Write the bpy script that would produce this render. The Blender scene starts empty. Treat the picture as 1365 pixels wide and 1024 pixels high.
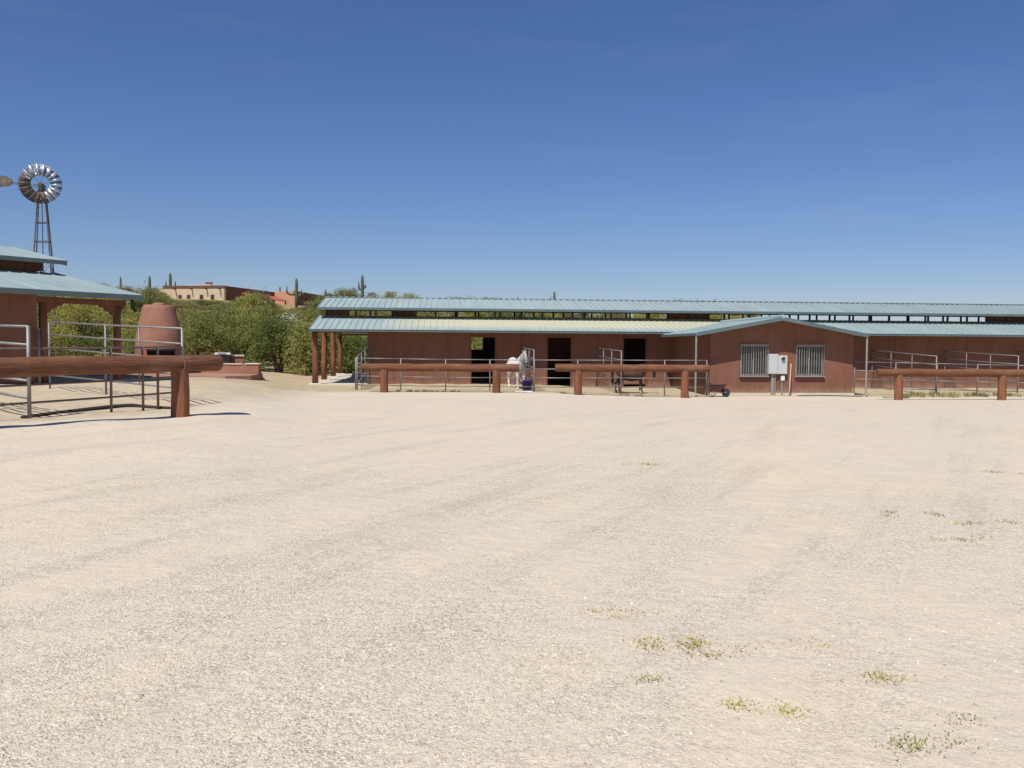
import bpy, math, random
from math import sin, cos, tan, atan, radians as R, pi
from mathutils import Vector as V, Matrix, noise as mnoise
random.seed(7)
S = bpy.context.scene
COL = S.collection

# ------------------------------------------------------------------ camera
F = 1143.0; YAW, PITCH, ROLL = R(5.0), R(2.43), R(0.37); EYE = V((0, 0, 2.0))
head = V((sin(YAW), cos(YAW), 0)); side = V((cos(YAW), -sin(YAW), 0)); zup = V((0, 0, 1))
fwd = head*cos(PITCH) - zup*sin(PITCH); up0 = head*sin(PITCH) + zup*cos(PITCH)
rgt = side*cos(ROLL) + up0*sin(ROLL); upv = up0*cos(ROLL) - side*sin(ROLL)
cam_d = bpy.data.cameras.new('camera'); cam = bpy.data.objects.new('camera', cam_d); COL.objects.link(cam)
m = Matrix((rgt, upv, -fwd)).transposed().to_4x4(); m.translation = EYE; cam.matrix_world = m
cam_d.sensor_width = 36; cam_d.lens = 36*F/1365; cam_d.clip_end = 9000; cam_d.clip_start = .05
S.camera = cam

def ray(px, py): return fwd + rgt*((px-682.5)/F) - upv*((py-512)/F)
def aty(px, py, Y):                      # point of the sight line on the plane y = Y
    d = ray(px, py); return EYE + d*(Y/d.y)
def atd(px, d):                          # ground plan position at a column and a distance along the heading
    lat = (px-682.5)/F*d
    return V((lat*cos(YAW)+d*sin(YAW), -lat*sin(YAW)+d*cos(YAW), 0))
def zat(px, py, d):                      # height of a sight line at a distance
    r = ray(px, py); return EYE.z + r.z/r.dot(head)*d
def lerp(a, b, t): return a+(b-a)*t
def sm(a, b, x):
    t = max(0, min(1, (x-a)/(b-a))); return t*t*(3-2*t)
def table(x, pts):
    if x <= pts[0][0]: return pts[0][1]
    for (a, b), (c, d) in zip(pts, pts[1:]):
        if x <= c: return lerp(b, d, (x-a)/(c-a))
    return pts[-1][1]

# ------------------------------------------------------------------ terrain
CREST = [(-900, 9), (-100, 10), (140, 10.6), (300, 10.2), (430, 9.4), (500, 9.3), (580, 7.9), (640, 7.0), (800, 6.7), (950, 6.4), (1020, 5.2), (1120, 1.8), (1250, .6), (2400, 0)]
def G(x, y):
    d = x*sin(YAW)+y*cos(YAW); lat = x*cos(YAW)-y*sin(YAW)
    z = .42*(1-sm(14, 35, y))+.06
    if d > 1:
        q = lat/max(d, 9.0)
        l = sm(.22, .36, -q)*sm(4, 13, d)
        z = lerp(z, .56, l)
        bump = mnoise.noise(V((x*.55, y*.55, 0)))*.09+mnoise.noise(V((x*1.7, y*1.7, 3)))*.022
        z += bump*sm(.2, .34, -q)*sm(9, 14, d)*(1-sm(30, 50, d))
        h = table(682.5+F*q, CREST)
        z += h*sm(60, 168, d)*(1-.85*sm(230, 700, d))
    z += mnoise.noise(V((x*.16, y*.16, 9)))*.025*(1-sm(40, 60, abs(y)))
    z -= .16*sm(3, 10, x)*sm(27, 36, y)*(1-sm(46, 62, y))
    # sand heaped along the stable wall inside the paddocks
    if -4 < x < 60 and 36 < y < 44: z += .07*sm(38.5, 43.2, y)*(1+.6*mnoise.noise(V((x*1.1, y, 5))))
    return z
def gp(px, d, dz=0):
    p = atd(px, d); p.z = G(p.x, p.y)+dz; return p

# ------------------------------------------------------------------ materials
def nt(name):
    m = bpy.data.materials.new(name); m.use_nodes = True
    t = m.node_tree; t.nodes.clear()
    o = t.nodes.new('ShaderNodeOutputMaterial'); b = t.nodes.new('ShaderNodeBsdfPrincipled')
    t.links.new(b.outputs[0], o.inputs[0])
    return m, t, b, o
def nd(t, kind, **kw):
    n = t.nodes.new(kind)
    for k, v in kw.items():
        if k in n.inputs.keys(): n.inputs[k].default_value = v
        else: setattr(n, k, v)
    return n
def mixc(t, fac, a, b, mode='MIX'):
    n = t.nodes.new('ShaderNodeMix'); n.data_type = 'RGBA'; n.blend_type = mode
    for i, v in ((0, fac), (6, a), (7, b)):
        if hasattr(v, 'is_linked'): t.links.new(v, n.inputs[i])
        else: n.inputs[i].default_value = v if i == 0 else (*v[:3], 1)
    return n.outputs[2]
def ramp(t, src, stops):
    n = t.nodes.new('ShaderNodeValToRGB'); e = n.color_ramp.elements
    while len(e) < len(stops): e.new(.5)
    for el, (p, c) in zip(e, stops):
        el.position = p; el.color = (*c, 1) if isinstance(c, tuple) else (c, c, c, 1)
    t.links.new(src, n.inputs[0]); return n.outputs[0]
def mth(t, op, a, b=0.0, clamp=False):
    n = t.nodes.new('ShaderNodeMath'); n.operation = op; n.use_clamp = clamp
    for i, v in enumerate((a, b)):
        if hasattr(v, 'is_linked'): t.links.new(v, n.inputs[i])
        else: n.inputs[i].default_value = v
    return n.outputs[0]
def bumpn(t, b, h, strength, dist):
    n = nd(t, 'ShaderNodeBump'); n.inputs['Strength'].default_value = strength; n.inputs['Distance'].default_value = dist
    t.links.new(h, n.inputs['Height']); t.links.new(n.outputs[0], b.inputs['Normal'])
def coords(t, world=False, scale=(1, 1, 1)):
    s = nd(t, 'ShaderNodeNewGeometry').outputs['Position'] if world else nd(t, 'ShaderNodeTexCoord').outputs['Object']
    mp = nd(t, 'ShaderNodeMapping'); mp.inputs['Scale'].default_value = scale
    t.links.new(s, mp.inputs['Vector']); return mp.outputs[0]
def noise(t, vec, scale, detail=6, rough=.6):
    n = nd(t, 'ShaderNodeTexNoise', Scale=scale, Detail=detail, Roughness=rough)
    t.links.new(vec, n.inputs['Vector']); return n.outputs['Fac']
def M(name, col, rough=.75, metal=0., var=.25, scale=2., bump=.25, bscale=30., bdist=.01, stretch=(1, 1, 1), col2=None, rand=0., thr=(.3, .7), spec=.4):
    m, t, b, o = nt(name)
    v = coords(t, scale=stretch)
    f = ramp(t, noise(t, v, scale, 8), [(thr[0], 0.), (thr[1], 1.)])
    lo = tuple(c*(1-var) for c in col); hi = col2 or tuple(min(.95, c*(1+var)) for c in col)
    c = mixc(t, f, lo, hi)
    f2 = noise(t, v, bscale, 4)
    c = mixc(t, .35*min(1, var*3), c, ramp(t, f2, [(.3, .35), (.7, .65)]), 'OVERLAY')
    if rand:
        oi = nd(t, 'ShaderNodeObjectInfo'); c = mixc(t, rand, c, ramp(t, oi.outputs['Random'], [(0., .25), (1., .75)]), 'OVERLAY')
    t.links.new(c, b.inputs['Base Color'])
    b.inputs['Roughness'].default_value = rough; b.inputs['Metallic'].default_value = metal
    b.inputs['Specular IOR Level'].default_value = spec
    if bump: bumpn(t, b, f2, bump, bdist)
    return m

def leafmat(name, col, col2, trans=.42, dead=None):
    m, t, b, o = nt(name)
    v = coords(t)
    f = ramp(t, noise(t, v, 1.3, 5), [(.35, 0.), (.65, 1.)])
    c = mixc(t, f, col, col2)
    oi = nd(t, 'ShaderNodeObjectInfo')
    c = mixc(t, .8, c, ramp(t, oi.outputs['Random'], [(0., (.33, .36, .32)), (.5, (.5, .5, .46)), (1., (.68, .63, .5))]), 'OVERLAY')
    t.links.new(c, b.inputs['Base Color']); b.inputs['Roughness'].default_value = .65; b.inputs['Specular IOR Level'].default_value = .2
    tr = nd(t, 'ShaderNodeBsdfTranslucent'); t.links.new(c, tr.inputs[0])
    mx = nd(t, 'ShaderNodeMixShader'); mx.inputs[0].default_value = trans
    t.links.new(b.outputs[0], mx.inputs[1]); t.links.new(tr.outputs[0], mx.inputs[2]); t.links.new(mx.outputs[0], o.inputs[0])
    return m

MT = {}
MT['stucco'] = M('terracotta_siding', (.21, .092, .062), .85, var=.16, scale=.7, bump=.3, bscale=22, bdist=.008, stretch=(1, 1, .5))
def wallmat():
    m, t, b, o = nt('terracotta_siding'); P = nd(t, 'ShaderNodeNewGeometry').outputs['Position']
    s = nd(t, 'ShaderNodeSeparateXYZ'); t.links.new(P, s.inputs[0])
    mp = nd(t, 'ShaderNodeMapping'); mp.inputs['Scale'].default_value = (2.2, 2.2, .22); t.links.new(P, mp.inputs['Vector'])
    k = noise(t, mp.outputs[0], 1.3, 7, .62); k2 = noise(t, P, .45, 6); k3 = noise(t, P, 3.5, 8, .7)
    c = mixc(t, ramp(t, k, [(.3, 0.), (.72, 1.)]), (.165, .072, .046), (.215, .097, .065))
    c = mixc(t, ramp(t, k2, [(.45, 0.), (.7, .45)]), c, (.27, .135, .098))
    c = mixc(t, ramp(t, k3, [(.58, 0.), (.75, .22)]), c, (.13, .06, .045))
    d = mth(t, 'SUBTRACT', mth(t, 'ADD', -.05, mth(t, 'MULTIPLY', k3, .75)), s.outputs[2])
    c = mixc(t, mth(t, 'MULTIPLY', d, 1.1, True), c, (.42, .30, .21))
    t.links.new(c, b.inputs['Base Color']); b.inputs['Roughness'].default_value = .88; b.inputs['Specular IOR Level'].default_value = .3
    bumpn(t, b, noise(t, P, 24, 5), .3, .008); return m
MT['stucco'] = wallmat()
MT['stucco_dark'] = M('interior_board', (.13, .07, .05), .9, var=.3)
MT['adobe'] = M('adobe_plaster', (.30, .132, .085), .92, var=.16, scale=1.1, bump=.5, bscale=9, bdist=.03, col2=(.35, .175, .125))
MT['tanwall'] = M('tan_plaster', (.54, .43, .29), .92, var=.1, scale=.4, bump=.3, bscale=4)
MT['pinkwall'] = M('pink_plaster', (.52, .27, .17), .92, var=.1, scale=.4, bump=.3, bscale=4)
MT['claytile'] = M('clay_roof', (.46, .13, .075), .85, var=.2, scale=1.5)
MT['post'] = M('stained_post', (.20, .078, .038), .8, var=.4, scale=5, bump=.6, bscale=14, bdist=.02, stretch=(3, 3, .35), rand=.2)
MT['beamdark'] = M('stained_beam', (.17, .065, .04), .8, var=.3, scale=4, bump=.4, bscale=14)
MT['pipe'] = M('galvanised_pipe', (.23, .23, .235), .55, .45, var=.2, scale=6, bump=0, rand=.2, col2=(.29, .27, .25))
MT['pipe_dull_shade'] = M('weathered_shaded_pipe', (.17, .15, .14), .65, .2, var=.35, scale=4, bump=0, col2=(.24, .15, .11))
MT['concrete'] = M('concrete', (.55, .50, .41), .9, var=.12, scale=1.4, bump=.3, bscale=40)
MT['patio'] = M('pink_concrete', (.34, .19, .135), .9, var=.16, scale=.8, bump=.2, bscale=18)
MT['white'] = M('white_paint', (.72, .72, .70), .5, var=.06, scale=3, bump=0)
MT['boxgrey'] = M('grey_enamel', (.47, .49, .48), .5, .0, var=.08, scale=3, bump=0)
MT['bar'] = M('pale_bar_paint', (.27, .255, .235), .6, var=.15, scale=5, bump=0)
MT['trim'] = M('teal_trim', (.10, .14, .145), .5, var=.15, scale=1, bump=0)
MT['black'] = M('black_steel', (.02, .02, .022), .5, .2, var=.3, scale=4, bump=0)
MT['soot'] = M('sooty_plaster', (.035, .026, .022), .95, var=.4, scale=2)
MT['tub'] = M('dark_red_tub', (.085, .022, .02), .55, var=.3, scale=6, bump=0)
MT['rubber'] = M('rubber', (.025, .025, .025), .85, var=.2, bump=0)
MT['blue'] = M('blue_plastic', (.018, .022, .17), .45, var=.2, scale=4, bump=0)
MT['wheel'] = M('galvanised_sheet', (.50, .51, .52), .38, .75, var=.25, scale=3, bump=.1, col2=(.62, .62, .6), rand=.25)
MT['rust_shade'] = M('rusty_shade_sheet', (.15, .11, .09), .7, .35, var=.4, scale=3, col2=(.25, .20, .165), rand=.3)
MT['tower'] = M('tower_steel', (.13, .115, .105), .65, .3, var=.35, scale=3, bump=0)
MT['stick'] = M('pale_timber', (.5, .32, .2), .8, var=.2, scale=6, stretch=(2, 2, .3))
MT['bark'] = M('bark', (.10, .075, .055), .95, var=.4, scale=4, bump=.6, bscale=14, bdist=.03)
MT['cactus'] = M('cactus_skin', (.085, .105, .052), .8, var=.25, scale=2, bump=.2, bscale=20, rand=.25)
MT['cholla'] = M('pale_spines', (.40, .38, .29), .9, var=.4, scale=3, bump=.4)
MT['shrub_green'] = leafmat('mesquite_leaf', (.165, .20, .055), (.27, .285, .095))
MT['shrub_yellow'] = leafmat('paloverde_leaf', (.27, .28, .075), (.38, .36, .125))
MT['shrub_grey'] = leafmat('creosote_leaf', (.22, .20, .10), (.31, .28, .15))
MT['weed'] = leafmat('weed_blade', (.34, .32, .115), (.48, .42, .20), .3)
MT['drygrass'] = leafmat('dry_grass_blade', (.30, .30, .16), (.46, .42, .26), .3)
MT['hide_white'] = M('white_hide', (.62, .60, .56), .75, var=.1, scale=3, bump=0)
MT['hoof'] = M('hoof', (.10, .08, .06), .7, bump=0)
MT['hair_pale'] = M('pale_hair', (.55, .52, .48), .85, var=.2, scale=8, bump=0)
MT['hair_black'] = M('black_hair', (.012, .01, .009), .7, var=.2, scale=8, bump=0)
MT['glass'] = M('window_glass', (.03, .035, .04), .08, var=.1, bump=0, spec=.6)
MT['muzzle'] = M('grey_skin', (.11, .10, .10), .8, bump=0)

def logmat():
    m, t, b, o = nt('stained_log')
    v = coords(t, scale=(.45, 6, 6)); v2 = coords(t)
    f = ramp(t, noise(t, v, 3, 8, .65), [(.25, 0.), (.75, 1.)])
    c = mixc(t, f, (.10, .036, .018), (.25, .11, .058))
    ck = ramp(t, noise(t, coords(t, scale=(.22, 7, 7)), 2.2, 3), [(.475, 0.), (.5, .75), (.525, 0.)]); c = mixc(t, ck, c, (.045, .018, .01))
    g = ramp(t, noise(t, v2, 1.1, 6), [(.5, 0.), (.72, 1.)])
    c = mixc(t, mth(t, 'MULTIPLY', g, .45), c, (.27, .16, .10))
    t.links.new(c, b.inputs['Base Color']); b.inputs['Roughness'].default_value = .85; b.inputs['Specular IOR Level'].default_value = .25
    bumpn(t, b, noise(t, v, 9, 6), .8, .02)
    return m
MT['log'] = logmat()

def roofmat(name, base, dust_glare, x0=None, x1=None):
    m, t, b, o = nt(name)
    v = coords(t, scale=(1, .12, .12)); v2 = coords(t)
    c = mixc(t, ramp(t, noise(t, v, 2.2, 6), [(.3, 0.), (.7, 1.)]), tuple(k*.88 for k in base), tuple(k*1.1 for k in base))
    d = ramp(t, noise(t, v2, .35, 5), [(.42, 0.), (.68, 1.)])
    if x0 is not None:
        s = nd(t, 'ShaderNodeSeparateXYZ'); t.links.new(nd(t, 'ShaderNodeTexCoord').outputs['Object'], s.inputs[0])
        a = mth(t, 'MULTIPLY', mth(t, 'SUBTRACT', s.outputs[0], x0), .35, True)
        e = mth(t, 'MULTIPLY', mth(t, 'SUBTRACT', x1, s.outputs[0]), .25, True)
        w = mth(t, 'MULTIPLY', a, e)
        w = mth(t, 'MULTIPLY', w, mth(t, 'MULTIPLY', mth(t, 'SUBTRACT', s.outputs[2], 2.92), 5, True)); d = mth(t, 'ADD', mth(t, 'MULTIPLY', w, .9), mth(t, 'MULTIPLY', d, .2), True)  # yellowish glare painted into the colour along the upper slope
    else: d = mth(t, 'MULTIPLY', d, .3)
    c = mixc(t, d, c, dust_glare)
    t.links.new(c, b.inputs['Base Color']); b.inputs['Roughness'].default_value = .5; b.inputs['Specular IOR Level'].default_value = .35
    return m
TEAL = (.32, .40, .395)
MT['roof'] = roofmat('teal_metal_roof', TEAL, (.36, .42, .39))
MT['roofglare'] = roofmat('teal_metal_roof_glare', TEAL, (.53, .515, .37), 0.3, 24.0)

def baymat():
    m, t, b, o = nt('bay_hide_shaded_belly')
    s = nd(t, 'ShaderNodeSeparateXYZ'); t.links.new(nd(t, 'ShaderNodeTexCoord').outputs['Object'], s.inputs[0])
    z = s.outputs[2]; x = s.outputs[0]
    c = ramp(t, z, [(.0, (.05, .04, .03)), (.07, (.62, .58, .52)), (.16, (.6, .55, .5)), (.19, (.015, .011, .01)), (.80, (.012, .009, .009)), (.92, (.06, .022, .013)), (1., (.10, .036, .019))])  # black legs of a bay; the dark belly is painted shade
    h = ramp(t, z, [(.0, (.03, .02, .02)), (.18, (.013, .01, .009)), (.78, (.012, .009, .009)), (.92, (.06, .022, .013)), (1., (.11, .04, .022))])
    c = mixc(t, ramp(t, x, [(.1, 0.), (.2, 1.)]), h, c)
    c = mixc(t, ramp(t, x, [(.88, 0.), (.97, 1.)]), c, (.014, .01, .009)); c = mixc(t, 1.0, c, (.72, .68, .66), 'MULTIPLY')
    t.links.new(c, b.inputs['Base Color']); b.inputs['Roughness'].default_value = .55
    return m
MT['hide_bay'] = baymat()

def groundmat():
    m, t, b, o = nt('gravel_ground')
    P = nd(t, 'ShaderNodeNewGeometry').outputs['Position']
    sep = nd(t, 'ShaderNodeSeparateXYZ'); t.links.new(P, sep.inputs[0])
    def vor(scale, feat='F1'):
        n = nd(t, 'ShaderNodeTexVoronoi', Scale=scale, feature=feat); t.links.new(P, n.inputs['Vector']); return n
    va, vb = vor(105), vor(48)
    sa = nd(t, 'ShaderNodeSeparateColor'); t.links.new(va.outputs['Color'], sa.inputs[0])
    sb = nd(t, 'ShaderNodeSeparateColor'); t.links.new(vb.outputs['Color'], sb.inputs[0])
    pebble = ramp(t, sa.outputs[0], [(0., (.15, .122, .098)), (.18, (.35, .295, .235)), (.5, (.555, .485, .395)), (.8, (.67, .60, .50)), (1., (.80, .75, .66))])
    stone = ramp(t, sb.outputs[0], [(0., (.27, .235, .195)), (.3, (.50, .445, .37)), (1., (.66, .61, .53))])
    c = mixc(t, ramp(t, sb.outputs[1], [(.72, 0.), (.78, .8)]), pebble, stone)
    # fine sand that covers the gravel in drifts, and wheel ruts that run to the upper right
    mp = nd(t, 'ShaderNodeMapping'); mp.vector_type = 'TEXTURE'; mp.inputs['Rotation'].default_value = (0, 0, R(-33)); mp.inputs['Scale'].default_value = (.42, 4.2, 1)
    t.links.new(P, mp.inputs['Vector'])
    rut = noise(t, mp.outputs[0], .9, 7, .62)
    big = noise(t, P, .22, 8, .6); mid = noise(t, P, 1.6, 8, .65)
    cov = mth(t, 'ADD', mth(t, 'MULTIPLY', big, .6), mth(t, 'ADD', mth(t, 'MULTIPLY', mid, .3), mth(t, 'MULTIPLY', rut, .6)))
    # the yard is more sanded over towards the stable
    far = mth(t, 'MULTIPLY', mth(t, 'SUBTRACT', sep.outputs[1], 5.0), .012, True)
    cov = mth(t, 'ADD', cov, far)
    k = ramp(t, cov, [(.60, 0.), (.86, 1.)])
    sand = mixc(t, ramp(t, noise(t, P, .5, 6), [(.35, 0.), (.65, 1.)]), (.61, .535, .44), (.645, .555, .445))
    sand = mixc(t, ramp(t, noise(t, P, 90, 3), [(.3, 0.), (.7, 1.)]), sand, (.51, .45, .37))
    c = mixc(t, mth(t, 'MULTIPLY', k, .88), c, sand)
    yel = ramp(t, noise(t, P, .33, 7), [(.56, 0.), (.70, 1.)])
    c = mixc(t, mth(t, 'MULTIPLY', yel, .5), c, (.645, .54, .38))
    dk = ramp(t, noise(t, P, .75, 7), [(.60, 0.), (.8, 1.)])
    c = mixc(t, mth(t, 'MULTIPLY', dk, .22), c, (.36, .31, .26))
    rk = ramp(t, rut, [(.30, .30), (.47, 0.), (.60, 0.), (.74, .16)]); c = mixc(t, rk, c, (.40, .345, .28))
    # churned tan earth in the paddocks and the corral
    edge = mth(t, 'ADD', sep.outputs[1], mth(t, 'MULTIPLY', mth(t, 'SUBTRACT', mid, .5), 2.0))
    pad = mth(t, 'MULTIPLY', mth(t, 'SUBTRACT', edge, 36.4), .8, True)
    earth = mixc(t, ramp(t, noise(t, P, 1.9, 8, .7), [(.35, 0.), (.65, 1.)]), (.34, .265, .17), (.50, .41, .28))
    c = mixc(t, mth(t, 'MULTIPLY', pad, .95), c, earth)
    line = mth(t, 'SUBTRACT', mth(t, 'MULTIPLY', mth(t, 'ADD', sep.outputs[1], -18.6), .8), mth(t, 'ADD', sep.outputs[0], 5.2))
    cor = mth(t, 'MULTIPLY', mth(t, 'MULTIPLY', mth(t, 'ADD', line, mth(t, 'MULTIPLY', mth(t, 'SUBTRACT', mid, .5), 2.5)), .8, True), mth(t, 'MULTIPLY', mth(t, 'SUBTRACT', -4.6, sep.outputs[0]), .6, True))
    c = mixc(t, mth(t, 'MULTIPLY', cor, .7), c, earth)
    hill = mth(t, 'MULTIPLY', mth(t, 'SUBTRACT', sep.outputs[1], 57.0), .12, True)
    hc = mixc(t, ramp(t, noise(t, P, .4, 8), [(.4, 0.), (.6, 1.)]), (.20, .16, .085), (.36, .28, .165))
    c = mixc(t, hill, c, hc)
    c = mixc(t, 1.0, c, (1.065, 1.05, .995), 'MULTIPLY')
    t.links.new(c, b.inputs['Base Color']); b.inputs['Roughness'].default_value = .95; b.inputs['Specular IOR Level'].default_value = .15
    inv = mth(t, 'SUBTRACT', 1.0, mth(t, 'MULTIPLY', k, .75))
    h = mth(t, 'ADD', mth(t, 'MULTIPLY', mth(t, 'SUBTRACT', 1., va.outputs['Distance']), mth(t, 'MULTIPLY', inv, .3)), mth(t, 'ADD', mth(t, 'MULTIPLY', mid, 2.2), mth(t, 'ADD', mth(t, 'MULTIPLY', rut, 3.0), mth(t, 'MULTIPLY', noise(t, P, 5.5, 6, .65), 1.2))))
    bumpn(t, b, h, .75, .03)
    return m

# ------------------------------------------------------------------ mesh builder
class MB:
    def __init__(s): s.v = []; s.f = []
    def add(s, vs, fs):
        n = len(s.v); s.v += [V(p) for p in vs]; s.f += [tuple(i+n for i in f) for f in fs]; return s
    def hexa(s, p):                      # 8 corners: bottom ring 0-3, top ring 4-7
        return s.add(p, [(3, 2, 1, 0), (4, 5, 6, 7), (0, 1, 5, 4), (1, 2, 6, 5), (2, 3, 7, 6), (3, 0, 4, 7)])
    def box(s, a, b):
        (x0, y0, z0), (x1, y1, z1) = a, b
        return s.hexa([(x0, y0, z0), (x1, y0, z0), (x1, y1, z0), (x0, y1, z0), (x0, y0, z1), (x1, y0, z1), (x1, y1, z1), (x0, y1, z1)])
    def cbox(s, c, sx, sy, sz, bev=0):   # box with chamfered vertical and top edges
        x, y, z = c
        if not bev: return s.box((x-sx/2, y-sy/2, z), (x+sx/2, y+sy/2, z+sz))
        prof = []
        def ring(e, zz):
            w, h = sx/2-e, sy/2-e
            q = bev*.7
            return [(x-w+q, y-h, zz), (x+w-q, y-h, zz), (x+w, y-h+q, zz), (x+w, y+h-q, zz), (x+w-q, y+h, zz), (x-w+q, y+h, zz), (x-w, y+h-q, zz), (x-w, y-h+q, zz)]
        return s.rings([ring(0, z), ring(0, z+sz-bev), ring(bev, z+sz)])
    def rings(s, rs, cap=True):
        n = len(rs[0]); vs = [p for r in rs for p in r]; fs = []
        for k in range(len(rs)-1):
            for i in range(n):
                j = (i+1) % n; fs.append((k*n+i, k*n+j, (k+1)*n+j, (k+1)*n+i))
        if cap: fs.append(tuple(range(n-1, -1, -1))); fs.append(tuple((len(rs)-1)*n+i for i in range(n)))
        return s.add(vs, fs)
    def path(s, pts, rad, n=8, cap=True, flat=1.0):
        pts = [V(p) for p in pts]
        if not hasattr(rad, '__len__'): rad = [rad]*len(pts)
        rs = []; ref = None
        for i, p in enumerate(pts):
            d = (pts[min(i+1, len(pts)-1)]-pts[max(i-1, 0)])
            d.normalize()
            if ref is None: ref = V((0, 0, 1)) if abs(d.z) < .9 else V((0, 1, 0))
            a = d.cross(ref); a.normalize(); b = d.cross(a); b.normalize()
            r = rad[i]
            rs.append([p+a*(r*flat*cos(2*pi*k/n))+b*(r*sin(2*pi*k/n)) for k in range(n)])
        return s.rings(rs, cap)
    def tube(s, a, b, r, r2=None, n=8): return s.path([a, b], [r, r if r2 is None else r2], n)
    def lathe(s, c, prof, n=32):
        c = V(c); return s.rings([[c+V((r*cos(2*pi*k/n), r*sin(2*pi*k/n), z)) for k in range(n)] for r, z in prof])
    def prism(s, fp, z0, z1): return s.rings([[(x, y, z0) for x, y in fp], [(x, y, z1) for x, y in fp]])
    def slab(s, poly, thick):            # planar polygon, thickness hung below along z
        poly = [V(p) for p in poly]
        return s.rings([[p-V((0, 0, thick)) for p in poly], poly])
    def build(s, name, mat, parent=None, smooth=False, world=False, link=True):
        vs = s.v
        if world and parent is not None:
            root = parent
            while root.parent: root = root.parent
            inv = Matrix.LocRotScale(root.location, root.rotation_euler, root.scale).inverted()
            vs = [inv @ p for p in vs]
        me = bpy.data.meshes.new(name); me.from_pydata([tuple(p) for p in vs], [], s.f)
        me.materials.append(MT[mat] if isinstance(mat, str) else mat)
        if smooth: me.polygons.foreach_set('use_smooth', [True]*len(me.polygons))
        me.update()
        o = bpy.data.objects.new(name, me)
        if link: COL.objects.link(o)
        if parent is not None: o.parent = parent
        return o
def smooth_by_angle(o, ang=40):
    me = o.data; me.polygons.foreach_set('use_smooth', [True]*len(me.polygons))
    import bmesh
    bm = bmesh.new(); bm.from_mesh(me); bmesh.ops.recalc_face_normals(bm, faces=bm.faces)
    for e in bm.edges:
        if len(e.link_faces) == 2 and e.calc_face_angle(0) > R(ang): e.smooth = False
    bm.to_mesh(me); bm.free(); return o
def tag(o, label, cat, group=None, kind=None):
    if label: o['label'] = label
    if cat: o['category'] = cat
    if group: o['group'] = group
    if kind: o['kind'] = kind
    return o
def thing(name, label, cat, loc=(0, 0, 0), rz=0, group=None):
    o = bpy.data.objects.new(name, None); COL.objects.link(o); o.location = loc; o.rotation_euler = (0, 0, rz)
    o.empty_display_size = .3
    return tag(o, label, cat, group)
KIDS = {}
def copy_thing(o, loc, rz=0, scale=None, label=None, group=None):
    c = o.copy(); COL.objects.link(c); c.location = loc; c.rotation_euler = (0, 0, rz)
    if scale: c.scale = scale
    for ch in o.children:
        k = ch.copy(); COL.objects.link(k); k.parent = c
        for g in ch.children:
            q = g.copy(); COL.objects.link(q); q.parent = k
    if label: c['label'] = label
    if group: c['group'] = group
    return c
def instant(name, o, mods):              # bake modifiers into the object's own mesh
    for typ, kw in mods:
        md = o.modifiers.new(typ, typ)
        for k, v in kw.items(): setattr(md, k, v)
    dg = bpy.context.evaluated_depsgraph_get(); dg.update()
    me = bpy.data.meshes.new_from_object(o.evaluated_get(dg)); o.modifiers.clear(); o.data = me
    me.polygons.foreach_set('use_smooth', [True]*len(me.polygons)); return o

def ribbed(mb, A, B, C, D, thick=.05, step=.31, rh=.034, rw=.026):
    """roof sheet with standing seams; A-B is the eave, D-C the upper edge"""
    A, B, C, D = map(V, (A, B, C, D))
    mb.slab([A, B, C, D], thick)
    n = max(1, int((B-A).length/step)); ax = (B-A).normalized()*rw/2; h = V((0, 0, rh))
    for i in range(n+1):
        t = (i+.0)/n; a = A.lerp(B, t); d = D.lerp(C, t); e = V((0, 0, .002))
        mb.hexa([a-ax+e, a+ax+e, d+ax+e, d-ax+e, a-ax+h, a+ax+h, d+ax+h, d-ax+h])
    return mb

# ------------------------------------------------------------------ ground sheet
def axis(lo, hi, a, b, fine, grow=1.16):
    xs = []; x = a
    while x < b: xs.append(x); x += fine
    xs.append(b); s = fine; x = b
    while x < hi: s *= grow; x += s; xs.append(min(x, hi))
    s = fine; x = a; pre = []
    while x > lo: s *= grow; x -= s; pre.append(max(x, lo))
    return pre[::-1]+xs
gx = axis(-3000, 3000, -24, 34, .36); gy = axis(-1500, 4000, 1.5, 62, .34, 1.08)
vs = [(x, y, G(x, y)) for y in gy for x in gx]; nx = len(gx)
fs = [(j*nx+i, j*nx+i+1, (j+1)*nx+i+1, (j+1)*nx+i) for j in range(len(gy)-1) for i in range(nx-1)]
g = MB(); g.v = [V(p) for p in vs]; g.f = fs
tag(g.build('ground', groundmat(), smooth=True), None, None, kind='structure')

# loose stones lying on the near gravel (nobody could count them)
st = MB(); rs = random.Random(3)
for i in range(9000):
    d = 2.7+11*rs.random()**1.7; px = rs.uniform(-120, 1490); p = gp(px, d)
    if mnoise.noise(V((p.x*.5, p.y*.5, 2))) < rs.uniform(-.5, .35): continue
    r = rs.uniform(.003, .0075)*(1.6 if rs.random() < .03 else 1); a = rs.random()*6
    pr = [(r*rs.uniform(.7, 1.3)*cos(a+k*pi/2.5), r*rs.uniform(.7, 1.3)*sin(a+k*pi/2.5)) for k in range(5)]
    vv = [p+V((x, y, -.003)) for x, y in pr]+[p+V((x*.6, y*.6, r*rs.uniform(.6, 1.0))) for x, y in pr]
    st.add(vv, [(0, 1, 6, 5), (1, 2, 7, 6), (2, 3, 8, 7), (3, 4, 9, 8), (4, 0, 5, 9), (5, 6, 7, 8, 9)])
stm, t_, b_, o_ = nt('loose_stone')
oi = nd(t_, 'ShaderNodeNewGeometry'); b_.inputs['Roughness'].default_value = .9
t_.links.new(ramp(t_, oi.outputs['Random Per Island'], [(0., (.33, .28, .23)), (.3, (.50, .44, .36)), (.75, (.62, .555, .46)), (1., (.76, .73, .67))]), b_.inputs['Base Color'])
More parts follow.
